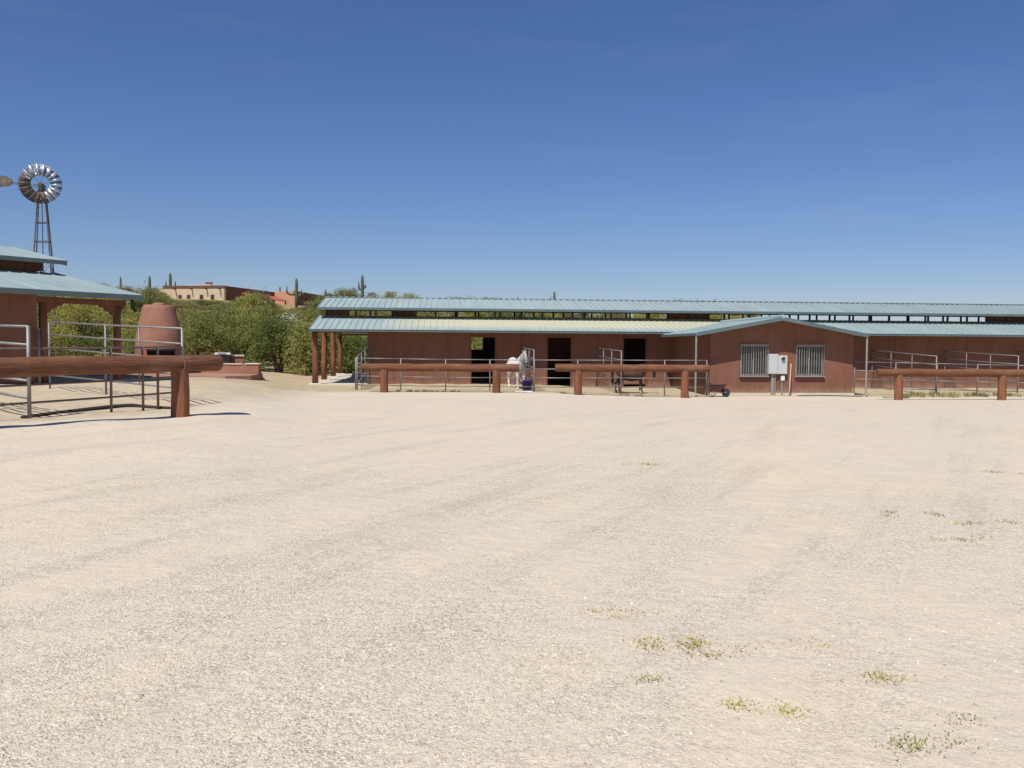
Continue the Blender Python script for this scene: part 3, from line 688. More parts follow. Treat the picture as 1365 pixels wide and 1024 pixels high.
f = lbox(3.77, .6, c0.z-.3, LE, .78, z_e-.1); q = lbox(LE-.2, .79, c0.z-.3, LE, 2*v_r-.6, z_e-.1); f.add(q.v, q.f); f.build('wall', 'stucco', sh)
f = MB()
for i in range(3): z = L(0, 0, z_t)[2]
f = lbox(.3, .62, z_e-.42, 3.765, .86, z_e-.2)
f.build('beam', 'beamdark', sh)
def lpost(u, v, zt, r=.15):
    a = L(u, v, c0.z); w = sh.matrix_basis @ V(a); gz = G(w.x, w.y)-c0.z
    o = MB(); o.path([(a[0], a[1], gz-.2), (a[0], a[1], gz+1.2), (a[0], a[1], zt-c0.z)], [r, r*.97, r*.93], 14); return o.build('post', 'post', sh, smooth=True)
lpost(.63, .74, z_e-.42); lpost(3.5, .74, z_e-.42)
for v in (v_r, 2*v_r-.74): lpost(.63, v, z_t if v == v_r else z_e-.42)
for u, s in ((.63, 1), (3.5, -1)):         # curved knee brackets
    f = MB(); pr = [(0, .0), (s*.72, .0), (s*.70, -.07), (s*.52, -.10), (s*.44, -.2), (s*.28, -.24), (s*.22, -.36), (0, -.42)]
    if s < 0: pr = pr[::-1]
    f.rings([[L(u+a, v, z_e-.425+b) for a, b in pr] for v in (.66, .83)]); f.build('bracket', 'beamdark', sh)
    if u > 3: continue
    f = MB(); f.rings([[L(u-a*.42, v, z_e-.425+b) for a, b in pr[::-1]] for v in (.665, .825)]); f.build('bracket', 'beamdark', sh)
f = MB(); a = L(.42, -.03, z_e-.2); b = L(.35, .08, z_e-.5); cc = L(.2, .1, z_e-.62); f.path([a, b, cc], .075, 8); f.build('downspout', 'black', sh)
f = MB(); p = gp(52, 31.5); p2 = sh.matrix_basis.inverted() @ p
o = MB().tube(p-V((0, 0, .1)), p+V((0, 0, 2.0)), .05, n=10).tube(p+V((0, 0, 1.98)), p+V((0, 0, 2.04)), .06, n=10).build('fence_post', 'pipe', None, smooth=True); tag(o, 'lone grey pipe post standing at the shelter wall corner', 'post')

# ------------------------------------------------------------------ windmill
wp = gp(59.5, 55); wc = zat(53, 245, 54.4)
mill = thing('windmill', 'tall farm windmill with galvanised blade wheel on a steel lattice tower', 'windmill', wp, -YAW+R(20))
zt = wc-wp.z; topz = zt-.35
f = MB(); sp0, sp1 = .19, .92
legs = [(sx_, sy_) for sx_ in (-1, 1) for sy_ in (-1, 1)]
for a, b in legs: f.tube((a*sp1, b*sp1, -.3), (a*sp0, b*sp0, topz), .055, .04, 6)
def spread(z): return lerp(sp1, sp0, z/topz)
lv = [.3, 2.1, 3.9, 5.4, 6.8, 8.0, 9.2]
for i, z in enumerate(lv):
    q = spread(z)
    for (a, b), (c, d) in (((-1, -1), (1, -1)), ((1, -1), (1, 1)), ((1, 1), (-1, 1)), ((-1, 1), (-1, -1))):
        f.tube((a*q, b*q, z), (c*q, d*q, z), .032, n=5)
        if i < 4:
            q2 = spread(lv[i+1]); f.tube((a*q, b*q, z), (c*q2, d*q2, lv[i+1]), .014, n=4); f.tube((c*q, d*q, z), (a*q2, b*q2, lv[i+1]), .014, n=4)
f.build('tower', 'tower', mill)
f = MB(); f.tube((0, 0, 0), (0, 0, topz+.2), .025, n=6); f.build('pump_rod', 'tower', mill)
f = MB(); f.cbox((0, .05, topz), .34, .7, .42, .04); f.tube((0, -.3, zt), (0, -.62, zt), .06); f.build('gearbox', 'tower', mill)
RW = 1.23; hub_y = -.6
f = MB()
for r_ in (.62*RW, .93*RW): f.path([(r_*cos(2*pi*k/36), hub_y+.05, zt+r_*sin(2*pi*k/36)) for k in range(37)], .014, 5, cap=False)
for k in range(6):
    a = 2*pi*k/6+.2; f.tube((.05*cos(a), hub_y, zt+.05*sin(a)), (.93*RW*cos(a), hub_y+.05, zt+.93*RW*sin(a)), .016, n=5)
f.tube((0, hub_y-.1, zt), (0, hub_y+.12, zt), .11, n=12)
whl = f.build('wheel', 'tower', mill)
for k in range(18):
    a = 2*pi*(k+.3)/18; rad = V((cos(a), 0, sin(a))); tg = V((-sin(a), 0, cos(a))); ax = V((0, 1, 0))
    f = MB(); r0, r1 = .43*RW, RW; w0, w1 = .10, .215; tw = R(32); C = V((0, hub_y, zt)); rows = []
    for r_, w_ in ((r0, w0), (r1, w1)):
        for j in (-1, -.33, .33, 1):
            cv = .035*(1-j*j)
            rows.append(C+rad*r_+(tg*cos(tw)+ax*sin(tw))*(j*w_)+(ax*cos(tw)-tg*sin(tw))*cv)
    up_ = [p+(ax*cos(tw)-tg*sin(tw))*.006 for p in rows]
    f.add(rows+up_, [(0, 1, 5, 4), (1, 2, 6, 5), (2, 3, 7, 6), (12, 13, 9, 8), (13, 14, 10, 9), (14, 15, 11, 10), (0, 4, 12, 8), (3, 11, 15, 7), (4, 5, 13, 12), (5, 6, 14, 13), (6, 7, 15, 14), (8, 9, 1, 0), (9, 10, 2, 1), (10, 11, 3, 2)])
    f.build('blade', 'rust_shade' if (180 < math.degrees(a) < 300 or 150 < math.degrees(a) <= 180) else 'wheel', whl, smooth=True)  # left blades take the dark sheet to paint their shade
f = MB(); f.tube((-.1, .1, zt), (-1.85, .2, zt+.12), .03, n=6); f.tube((-.1, .1, zt-.15), (-1.8, .2, zt+.05), .018, n=5); f.build('tail_arm', 'tower', mill)
f = MB(); pr = [(-1.72, -.20), (-1.62, .02), (-1.72, .18), (-2.0, .33), (-3.1, .5), (-3.1, -.42), (-2.0, -.32)]
f.rings([[(a, .2+s, zt+.13+b) for a, b in pr] for s in (-.008, .008)]); f.build('tail_vane', 'rust_shade', mill)

# ------------------------------------------------------------------ patio with the adobe oven
pz = .62
fp = [atd(px, d) for px, d in ((120, 39.2), (215, 38.7), (300, 38.9), (334, 40.0), (350, 43.0), (346, 47), (120, 47.5))]
f = MB(); f.prism([(p.x, p.y) for p in fp], .1, pz); tag(f.build('patio', 'patio'), None, None, kind='structure')
oc = atd(212.5, 42.5); oc.z = pz
oven = thing('adobe_oven', 'tall beehive shaped terracotta outdoor oven with dark mouth on the patio', 'oven', oc, -YAW)
def orad(z): return table(z, [(0, 1.04), (.6, 1.12), (1.3, 1.135), (1.9, 1.07), (2.5, .94), (2.9, .83), (3.25, .76), (3.36, .70)])
f = MB(); NS = 48; zs = [0, .3, .55, .8, 1.0, 1.12, 1.3, 1.6, 1.9, 2.2, 2.5, 2.75, 2.95, 3.12, 3.25, 3.32, 3.36]
mouth = lambda k, z: (-90-12 < (k*360/NS-360 if k*360/NS > 180 else k*360/NS)) and ((k*360/NS-360 if k*360/NS > 180 else k*360/NS) < -90+60) and .3 <= z < 1.12
vv = []; 
for z in zs:
    for k in range(NS):
        a = 2*pi*k/NS; r_ = orad(z)*(1+.012*mnoise.noise(V((cos(a)*2, sin(a)*2, z*1.4)))); vv.append((r_*cos(a), r_*sin(a), z))
ff = []
for j in range(len(zs)-1):
    for k in range(NS):
        if mouth(k, zs[j]): continue
        q = (k+1) % NS; ff.append((j*NS+k, j*NS+q, (j+1)*NS+q, (j+1)*NS+k))
f.add(vv, ff)
n0 = len(zs); vin = []
for z, s in ((3.36, .72), (3.0, .74)): vin += [(s*orad(z)*cos(2*pi*k/NS), s*orad(z)*sin(2*pi*k/NS), z) for k in range(NS)]
f.v += [V(p) for p in vin]; base = n0*NS
for k in range(NS):
    q = (k+1) % NS; f.f += [((n0-1)*NS+k, (n0-1)*NS+q, base+q, base+k), (base+k, base+q, base+NS+q, base+NS+k)]
f.build('shell', 'adobe', oven, smooth=True)
f = MB(); f.lathe((0, 0, 0), [(.86, .28), (.9, .8), (.88, 1.2), (.4, 1.5)], 24); f.f = [q[::-1] for q in f.f]; f.build('firebox', 'soot', oven, smooth=True)
f = MB(); arc = [2*pi*(k*360/NS)/360 for k in range(NS)]
ks = [k-NS for k in range(NS) if mouth(k, .5)]; ks = sorted(ks); ks = [ks[0]+i for i in range(len(ks)+1)]
ri = [[((orad(1.12)-.1)*cos(2*pi*k/NS), (orad(1.12)-.1)*sin(2*pi*k/NS), 1.10) for k in ks], [((orad(1.12)+.07)*cos(2*pi*k/NS), (orad(1.12)+.07)*sin(2*pi*k/NS), 1.10) for k in ks]]
ring = ri[0]+ri[1][::-1]; f.rings([ring, [(x, y, z+.1) for x, y, z in ring]]); f.build('lintel', 'black', oven)
f = MB(); f.lathe((.0, 0, 0), [(.3, 3.3), (.32, 3.42), (.2, 3.48)], 20); f.build('flue_cap', 'adobe', oven, smooth=True)

def wall_run(T, name, pts, h, th, mat):
    for a, b in zip(pts, pts[1:]):
        d = (b-a).normalized(); n = V((-d.y, d.x, 0))*th/2
        MB().rings([[a-n, b-n, b+n, a+n], [a-n+V((0, 0, h)), b-n+V((0, 0, h)), b+n+V((0, 0, h)), a+n+V((0, 0, h))]]).build(name, mat, T, world=True)
a, b = atd(246, 44.6), atd(338, 42.3); a.z = b.z = pz-.15
lw = thing('garden_wall', 'low pink plaster bench wall bordering the patio', 'garden wall', a)
wall_run(lw, 'wall', [a, b], .60, .42, 'adobe')
d = (b-a).normalized()
wall_run(lw, 'coping', [a+V((0, 0, .6)), b-d*.55+V((0, 0, .6))], .05, .5, 'concrete')
f = MB(); f.cbox((b.x, b.y, b.z-.15), .62, .62, .78, .03); pl = f.build('end_pier', 'adobe', lw, world=True)
f = MB(); f.cbox((b.x, b.y, b.z+.63), .70, .70, .055, .02); f.build('cap', 'concrete', pl, world=True)
p = atd(315, 44.2); p.z = pz
pr = thing('brick_pier', 'square terracotta pier with pale slab top beside the black grill', 'pier', p, R(15))
f = MB(); f.cbox((0, 0, 0), .66, .6, .84, .02); f.build('shaft', 'adobe', pr); f = MB(); f.cbox((0, 0, .843), .78, .72, .07, .02); f.build('slab', 'concrete', pr)
p = atd(297.5, 43.6); p.z = pz
gr = thing('barbecue_grill', 'black barbecue grill with pale lid edge on the patio beside the pier', 'grill', p, R(4))
f = MB(); f.rings([[(-.33, -.22, .55), (.33, -.22, .55), (.33, .22, .55), (-.33, .22, .55)], [(-.38, -.27, .92), (.38, -.27, .92), (.38, .27, .92), (-.38, .27, .92)]]); f.build('firebox', 'black', gr)
f = MB(); f.rings([[(-.4, -.29, .925), (.4, -.29, .925), (.4, .29, .925), (-.4, .29, .925)], [(-.4, -.29, .97), (.4, -.29, .97), (.4, .29, .97), (-.4, .29, .97)], [(-.36, -.2, 1.03), (.36, -.2, 1.03), (.36, .2, 1.03), (-.36, .2, 1.03)]]); f.build('lid', 'boxgrey', gr)
f = MB(); f.tube((-.2, -.31, .99), (.2, -.31, .99), .015, n=6); f.build('handle', 'black', gr)
for sx_ in (-.28, .28):
    for sy_ in (-.18, .18): MB().tube((sx_, sy_, 0), (sx_, sy_, .56), .02, n=6).build('leg', 'black', gr)
f = MB(); f.tube((.42, .1, .95), (.42, .1, 1.12), .06, n=10); f.build('chimney', 'black', gr)

# ------------------------------------------------------------------ adobe house on the hill
def P3(px, d): return atd(px, d)
hA, hB, hC = P3(218.5, 152), P3(299.5, 150), P3(364.5, 167)
hbase = G(hB.x, hB.y)-2.5; htop = zat(299.5, 381.3, 150)
house = thing('adobe_house', 'flat roofed tan adobe house on the hill with red porch roof', 'house', (hB.x, hB.y, hbase))
back = (hC-hB)
f = MB(); f.prism([(p.x, p.y) for p in (hA, hB, hC, hA+back)], hbase, htop); f.build('wall', 'tanwall', house, world=True)
# side wall shade painted as a dark red sheet just proud of the block
d = (hC-hB).normalized(); nrm = V((d.y, -d.x, 0))
def strip(a, b, off0, off1, z0, z1, name, mat, par=house):
    n0, n1 = nrm*off0, nrm*off1
    return MB().rings([[V((q.x, q.y, z0)) for q in (a+n0, a+n1, b+n1, b+n0)], [V((q.x, q.y, z1)) for q in (a+n0, a+n1, b+n1, b+n0)]]).build(name, mat, par, world=True)
strip(hB, hC, .01, .3, hbase, htop+.02, 'side_wall_shade', 'stucco')
d1 = (hB-hA).normalized(); n1 = V((d1.y, -d1.x, 0))
nrm_s = nrm; nrm = n1
strip(hA-d1*.1, hB+d1*.1, .0, .25, htop-.12, htop+.08, 'coping', 'beamdark')
for px in (241, 252.5, 269.5, 284):
    t = (px-218.5)/81; c_ = hA.lerp(hB, t); wz1 = zat(px, 393, 151); wz0 = zat(px, 400, 151)
    fr_ = strip(c_-d1*.34, c_+d1*.34, .0, .06, wz0, wz1, 'window', 'beamdark'); strip(c_-d1*.24, c_+d1*.24, .065, .08, wz0+.1, wz1-.1, 'pane', 'glass', fr_)
for px in (235, 257, 276.5, 294):
    t = (px-218.5)/81; c_ = hA.lerp(hB, t); zz = zat(px, 386, 151); strip(c_-d1*.1, c_+d1*.1, .0, .9, zz, zz+.16, 'roof_spout', 'beamdark')
c_ = hA.lerp(hB, .7)+V((0, 2.2, 0)); f = MB(); f.cbox((c_.x, c_.y, htop-.1), .8, .8, .7, .03); ch = f.build('chimney', 'tanwall', house, world=True); f = MB(); f.cbox((c_.x, c_.y, htop+.602), 1.1, 1.0, .22, .03); f.build('cap', 'beamdark', ch, world=True)
c_ = hA.lerp(hB, .55)+V((0, 3.5, 0)); f = MB(); f.cbox((c_.x, c_.y, htop-.1), 4.5, 2, .45, .03); f.build('parapet', 'tanwall', house, world=True)
q = P3(213.5, 153.5); f = MB(); f.prism([(p.x, p.y) for p in (q, hA-d1*.01, hA-d1*.01+V((.5, 4, 0)), q+V((0, 4, 0)))], hbase, zat(216, 384.5, 153)); f.build('side_block', 'tanwall', house, world=True)
nrm = nrm_s
pa, pb = hB.lerp(hC, .30), hB.lerp(hC, 1.06); zA, zB = htop-.75, htop-1.6
A_, B_ = pa+nrm*.31, pb+nrm*.31; C_, D_ = pb+nrm*2.3, pa+nrm*2.3
f = MB(); f.slab([V((A_.x, A_.y, zA)), V((D_.x, D_.y, zB)), V((C_.x, C_.y, zB)), V((B_.x, B_.y, zA))], .14); f.build('porch_roof', 'claytile', house, world=True)
for t in (.0, .33, .66, 1): c_ = D_.lerp(C_, t)-nrm*.25; f = MB(); f.tube((c_.x, c_.y, hbase), (c_.x, c_.y, zB-.1), .14, n=8); f.build('porch_post', 'beamdark', house, world=True)
for t in (.35, .75):
    c_ = hB.lerp(hC, t); strip(c_-d*.5, c_+d*.5, .31, .36, hbase+1.5, hbase+3.9, 'door', 'soot')
q0, q1, q2 = P3(362, 171), P3(393, 168), P3(424, 181); zq = zat(393, 388, 168)
f = MB(); f.prism([(p.x, p.y) for p in (q0, q1, q2, q0+(q2-q1))], hbase-2, zq); f.build('rear_block', 'pinkwall', house, world=True)
d2 = (q2-q1).normalized(); nrm = V((d2.y, -d2.x, 0))
strip(q1, q2, .01, .2, hbase-2, zq+.02, 'rear_side_wall_shade', 'stucco'); c_ = q1.lerp(q2, .45); strip(c_-d2*.6, c_+d2*.6, .21, .26, zq-2.9, zq-1.2, 'window', 'soot')  # shade of the rear side painted as a darker sheet

# ------------------------------------------------------------------ cacti
def cactus_mesh(arms, h, r):
    f = MB(); f.path([(0, 0, -.3), (0, 0, h*.4), (0, 0, h*.8), (0, 0, h*.96), (0, 0, h)], [r*.8, r, r*.95, r*.7, r*.2], 12); out = [f]
    for (a, z0, out_, z1) in arms:
        x, y = cos(a), sin(a); g_ = MB(); rr_ = r*.72
        g_.path([(x*r*.5, y*r*.5, z0), (x*out_*.7, y*out_*.7, z0+.05), (x*out_, y*out_, z0+.35), (x*out_*1.02, y*out_*1.02, z1-.25), (x*out_, y*out_, z1)], [rr_*.7, rr_*.9, rr_, rr_*.8, rr_*.2], 10); out.append(g_)
    return out
def cactus(label, px, ytop, d, arms=(), r=.28, group=None):
    p = gp(px, d); h = zat(px, ytop, d)-p.z; T = thing('saguaro_cactus', label, 'cactus', p, -YAW, 'saguaro cacti on the hill')
    arms_ = [(a, h*z0, o, h*z1) for a, z0, o, z1 in arms]
    for i, g_ in enumerate(cactus_mesh(arms_, h, r)): g_.build('trunk' if i == 0 else 'arm', 'cactus', T, smooth=True)
cactus('single bare saguaro left of the tan house', 200.5, 368, 150, r=.24)
cactus('saguaro with one close arm rising behind the left end of the tan house', 228, 364, 172, ((pi, .5, .9, .8),), r=.3)
cactus('short saguaro showing behind the tan house beside the two armed one', 234.5, 375, 172, r=.18)
cactus('many armed saguaro in front of the rear block of the house', 395.5, 371, 140, ((pi, .45, 1.55, .86), (0, .4, .75, .72), (pi*.8, .5, .7, .62), (.3, .45, 1.2, .6)), r=.26)
cactus('thin saguaro behind the red porch roof', 373.5, 382, 178, r=.2)
cactus('dark saguaro with stubby arm on the ridge left of the stable roof', 483, 366.5, 150, ((pi, .55, .6, .9), (0, .6, .5, .78)), r=.27)
cactus('thin saguaro against the ridge, beyond the shelter roof', 162, 369, 150, r=.17)
cactus('small saguaro over the middle of the stable ridge', 738, 388.5, 170, ((pi, .6, .7, .93),), r=.26)
cactus('distant saguaro showing just over the stable ridge, left of the middle', 689, 396, 176, r=.22)
cactus('distant saguaro stub above the stable roof near the gabled wing', 975, 401, 172, ((0, .6, .6, .9),), r=.24)
cactus('short saguaro on the slope at the right end of the house', 434, 386, 158, r=.22)

# pale cholla thicket on the slope
ccn = 0
for px, d, s in ((376, 100, 1.), (386, 101, 1.1), (397, 99, 1.0), (407, 102, .95), (368, 102, .8)):
    p = gp(px, d); T = thing('cholla_cactus', 'pale spiny cholla cactus in the thicket below the house', 'cactus', p, ccn*1.3, 'pale cholla thicket below the house'); rr = random.Random(50+ccn); ccn += 1
    MB().path([(0, 0, -.1), (0, 0, 1.3*s)], [.12, .09], 7).build('trunk', 'bark', T)
    f = MB()
    for i in range(70):
        a = rr.random()*6.28; e = rr.uniform(0, 1.2); L0 = rr.uniform(.3, 1.25)*s; b0 = V((cos(a)*cos(e)*L0, sin(a)*cos(e)*L0, 1.1*s+sin(e)*L0*1.2))
        dr = V((rr.uniform(-1, 1), rr.uniform(-1, 1), rr.uniform(-.2, 1))).normalized()*rr.uniform(.25, .45)
        f.path([b0, b0+dr*.5, b0+dr], [.05, .09, .03], 5)
    f.build('joints', 'cholla', T, smooth=True)

# ------------------------------------------------------------------ shrubs
def leaf_cloud(rs_, w, h, nclump, nleaf, size, flat=.8, skirt=.12):
    f = MB(); cl = []
    for i in range(nclump):
        a = rs_.random()*2*pi; q = rs_.random()**.55; zz = rs_.uniform(skirt, 1)
        rad = w/2*(1-.55*max(0, zz-.35)/.65)
        cl.append((V((cos(a)*q*rad*.82, sin(a)*q*rad*.82, h*zz*.9)), rs_.uniform(.12, .30)*w*.5+.10, rs_.uniform(.5, 1)))
    vs_, fs_ = [], []
    for i in range(nleaf):
        c_, r_, k = rs_.choice(cl)
        dd = V((rs_.gauss(0, 1), rs_.gauss(0, 1), rs_.gauss(0, 1)*flat)).normalized()*r_*rs_.random()**.45*1.25
        p = c_+dd
        if p.z < .05: continue
        a = V((rs_.gauss(0, 1), rs_.gauss(0, 1), rs_.gauss(0, 1)*.9)).normalized(); b = a.cross(V((rs_.gauss(0, 1), rs_.gauss(0, 1), rs_.gauss(0, 1)))).normalized()
        s1, s2 = size*rs_.uniform(.6, 1.5), size*rs_.uniform(.3, .6); n = len(vs_)
        vs_ += [p-a*s1, p+b*s2, p+a*s1, p-b*s2]; fs_.append((n, n+1, n+2, n+3))
    for i in range(int(nclump*2.2)):     # wispy sprays that break the outline
        c_, r_, k = rs_.choice(cl); dr = V((rs_.gauss(0, .7), rs_.gauss(0, .7), abs(rs_.gauss(.5, .5)))).normalized(); L0 = r_*rs_.uniform(1.2, 2.3)
        for j in range(26):
            q = rs_.random(); p = c_+dr*L0*q+V((rs_.gauss(0, .05), rs_.gauss(0, .05), rs_.gauss(0, .05)-.25*q*q*L0*.4))
            if p.z < .05: continue
            a = (dr+V((rs_.gauss(0, .6), rs_.gauss(0, .6), rs_.gauss(0, .6)))).normalized(); b = a.cross(V((rs_.gauss(0, 1), rs_.gauss(0, 1), rs_.gauss(0, 1)))).normalized()
            s1, s2 = size*rs_.uniform(.5, 1.1), size*rs_.uniform(.25, .45); n = len(vs_)
            vs_ += [p-a*s1, p+b*s2, p+a*s1, p-b*s2]; fs_.append((n, n+1, n+2, n+3))
    f.v = vs_; f.f = fs_
    br = MB()
    for c_, r_, k in cl[:10]:
        m_ = V((c_.x*.35, c_.y*.35, c_.z*.5)); br.path([(rs_.uniform(-.1, .1), rs_.uniform(-.1, .1), -.3), m_, c_], [.075*w/3.5, .045*w/3.5, .012], 5)
    return f, br
PROTO = {}
for kind, lm, n in (('green', 'shrub_green', 4), ('yellow', 'shrub_yellow', 3), ('grey', 'shrub_grey', 2)):
    for i in range(n):
        rs_ = random.Random(100+i*7+len(kind)*13)
        f, br = leaf_cloud(rs_, 4.2, 3.0, {'green': 22, 'yellow': 18, 'grey': 16}[kind], {'green': 4200, 'yellow': 3400, 'grey': 2000}[kind], .08)
        PROTO[kind, i] = (f.build('crown', lm, link=False), br.build('trunk', 'bark', link=False))
NK = {'green': 4, 'yellow': 3, 'grey': 2}
INFO = {'green': ('mesquite_shrub', 'dense green mesquite shrub, one of many in the desert scrub'), 'yellow': ('paloverde_shrub', 'yellow green palo verde shrub, one of several in the desert scrub'), 'grey': ('creosote_shrub', 'thin olive brown desert shrub, one of several in the scrub')}
def shrub(px, d, wdt, hgt, kind, label=None, seed=None):
    rs_ = random.Random(seed if seed is not None else int(px*31+d*17))
    p = gp(px, d, -.05); nm, lab = INFO[kind]
    T = thing(nm, label or lab, 'shrub', p, rs_.random()*6.28, None if label else {'green': 'green mesquite shrubs in the scrub', 'yellow': 'yellow green palo verde shrubs in the scrub', 'grey': 'olive brown shrubs in the scrub'}[kind])
    T.scale = (wdt/4.2, wdt/4.2, hgt/3.0)
    cr, br = PROTO[kind, rs_.randrange(NK[kind])]
    for s in (cr, br): k = s.copy(); COL.objects.link(k); k.parent = T
    return T
CEIL = [(-100, 374), (130, 377), (205, 383), (213, 386), (219, 399), (300, 401), (318, 400), (325, 393), (330, 388), (345, 389), (352, 394), (362, 401), (376, 413), (395, 410), (422, 408), (428, 389), (470, 383), (500, 385), (540, 389), (600, 393), (640, 394), (700, 398), (800, 402), (900, 401), (940, 398), (1000, 409), (1050, 420)]
rs_ = random.Random(21); cnt = 0
def house_block(px, d): return 208 < px < 430 and d > 143
rows = [(53.5, 4.4), (58, 4.4), (62, 4.6), (67, 4.8), (72.5, 5.0), (78.5, 5.2), (85, 5.4), (92, 5.6), (99, 5.8), (107, 6.), (116, 6.2), (126, 6.4), (137, 6.6), (150, 7.0), (164, 7.5)]
for d0, w0 in rows:
    px = 30+rs_.uniform(0, 30)
    while px < (640 if d0 < 130 else 1010):
        d = d0+rs_.uniform(-1.6, 1.6); step = w0*F/d*rs_.uniform(.62, .98)
        p = atd(px, d)
        if not (d < 56 and px > 190) and not house_block(px, d) and not (-7.5 < p.x and p.y < 58) :
            u_ = rs_.random(); far_ = d > 95
            kind = 'green' if u_ < (.5 if d < 80 else .34) else ('yellow' if u_ < (.82 if d < 80 else .72) else 'grey')
            hm = rs_.uniform(2.2, 3.9) if d < 75 else rs_.uniform(2.0, 3.8)
            lim = zat(px, table(px, CEIL)+rs_.uniform(0, 4), d)-G(p.x, p.y)
            if px > 425 and d > 145: hm = max(hm, min(4.5, lim))
            if 325 < px < 350 and 95 < d < 140: hm = 5
            hm = min(hm, lim)
            if 366 < px < 412 and 88 < d < 99: hm = min(hm, 1.4)
            if hm > .7: shrub(px, d, w0*rs_.uniform(.8, 1.15), hm, kind, seed=cnt); cnt += 1
        px += step
for i, px in enumerate(range(206, 440, 8)):      # low scrub right below the house
    for d in (126, 134, 140):
        q = px+rs_.uniform(-5, 5); hm = min(zat(q, table(q, CEIL)+rs_.uniform(-1, 3), d)-G(atd(q, d).x, atd(q, d).y), rs_.uniform(1.3, 2.4))
        if hm > .4 and cnt < 290: shrub(q, d, rs_.uniform(2.4, 4.2), hm, rs_.choice(('green', 'yellow', 'grey')), seed=500+cnt); cnt += 1
# front trees that can be told apart
def tree(label, px, d, w_, h_, kind, th):
    p = gp(px, d, -.05); T = thing('mesquite_tree', label, 'tree', p, 0); rs2 = random.Random(int(px))
    f, br = leaf_cloud(rs2, w_, h_, 26, 6500, .07, skirt=.32)
    f.build('crown', {'green': 'shrub_green', 'yellow': 'shrub_yellow'}[kind], T); t_ = MB()
    t_.path([(0, 0, -.2), (.12, 0, th*.5), (-.1, .05, th), (-.3, .1, h_*.6)], [.16, .13, .1, .04], 9); t_.path([(.05, 0, th*.5), (.5, .1, th*1.1), (.9, .1, h_*.65)], [.11, .08, .03], 8); t_.path([(-.05, 0, th*.9), (-.7, .2, h_*.5)], [.09, .04], 7)
    t_.add(br.v, br.f); t_.build('trunk', 'bark', T)
tree('leaning mesquite tree with bare dark trunk left of the stable porch', 371, 58, 5.4, 3.9, 'green', 1.0)
tree('broad yellow green tree behind the patio grill', 325, 60, 5.2, 4.2, 'yellow', .9)
tree('bushy mesquite tree right behind the stable porch posts', 455, 63, 5.4, 4.0, 'green', .9)
tree('light green tree seen under the open shelter roof', 105, 55, 6, 4.6, 'yellow', 1.)
tree('mesquite tree directly right of the adobe oven', 268, 57, 5.6, 4.0, 'green', .9)

# ------------------------------------------------------------------ weeds and tufts
def tuft(name, label, p, w_, l_, n, bh, mat, cat, rz=0, group=None, seed=0, lean=.8):
    rs2 = random.Random(seed); f = MB()
    cl = [(rs2.gauss(0, l_*.42), rs2.gauss(0, w_*.42)) for i in range(max(4, n//55))]
    for i in range(n):
        cx, cy = rs2.choice(cl); x, y = cx+rs2.gauss(0, .035+w_*.08), cy+rs2.gauss(0, .035+w_*.08)
        gz = G(p.x+x*cos(rz)-y*sin(rz), p.y+x*sin(rz)+y*cos(rz))-p.z-.004
        a = rs2.random()*6.28; h = bh*rs2.uniform(.3, 1.0); q = V((cos(a), sin(a), 0)); s = V((-sin(a), cos(a), 0))*(.0024+bh*.02)*rs2.uniform(.6, 1.4)
        b0 = V((x, y, gz)); b1 = b0+q*h*lean*.5+V((0, 0, h*.65)); b2 = b0+q*h*lean*1.1+V((0, 0, h*rs2.uniform(.5, 1)))
        f.add([b0-s, b0+s, b1+s*.8, b1-s*.8, b2], [(0, 1, 2, 3), (3, 2, 4)])
    o = f.build(name, mat); o.location = p; o.rotation_euler = (0, 0, rz); return tag(o, label, cat, group)
def wd(label, px, py, w_, l_, n, bh=.04, rz=0):
    r_ = ray(px, py); t_ = 1.0
    for k in range(400):
        q = EYE+r_*t_
        if q.z <= G(q.x, q.y): break
        t_ += .1 if t_ < 30 else .2
    q = EYE+r_*(t_-.05); q.z = G(q.x, q.y); tuft('weed_patch', label, q, w_*1.0, l_*1.05, int(n*.65), bh*.65, 'weed', 'weed', rz, 'low weeds in the gravel yard', int(px))
wd('longest olive weed patch in the gravel, below centre', 888, 858, .09, .30, 420, .045, R(-8))
wd('pale weed patch just right of the longest olive one', 941, 869, .11, .24, 300, .035, R(20))
wd('small weed patch right of centre in the gravel', 1075, 857, .07, .14, 150, .03)
wd('tiny olive weed tuft below the longest weed patch', 864, 906, .05, .09, 130, .035)
wd('weed patch of thin sprigs in the right foreground, highest there', 1165, 899, .12, .24, 260, .035, R(-30))
wd('weed patch low in the foreground between two others', 1014, 941, .09, .22, 300, .04, R(-15))
wd('yellowish weed patch at the lower right corner', 1268, 984, .13, .22, 360, .035, R(-20))
wd('faint sprigs just above the yellowish corner patch', 1300, 962, .1, .2, 130, .03)
wd('wide faint weed patch at the right edge', 1345, 698, .25, .7, 300, .05)
wd('thin weed streak left of the right edge patch', 1200, 688, .15, .6, 220, .05)
wd('small weed streak below the thin one on the right', 1283, 720, .12, .35, 200, .045)
wd('olive weed patch in the gravel left of the longest one', 797, 817, .08, .28, 240, .035, R(5))
wd('far small weed dot in the middle of the yard', 857, 620, .12, .25, 160, .06)
wd('far weed streak close to the right edge', 1352, 632, .2, .6, 220, .06)
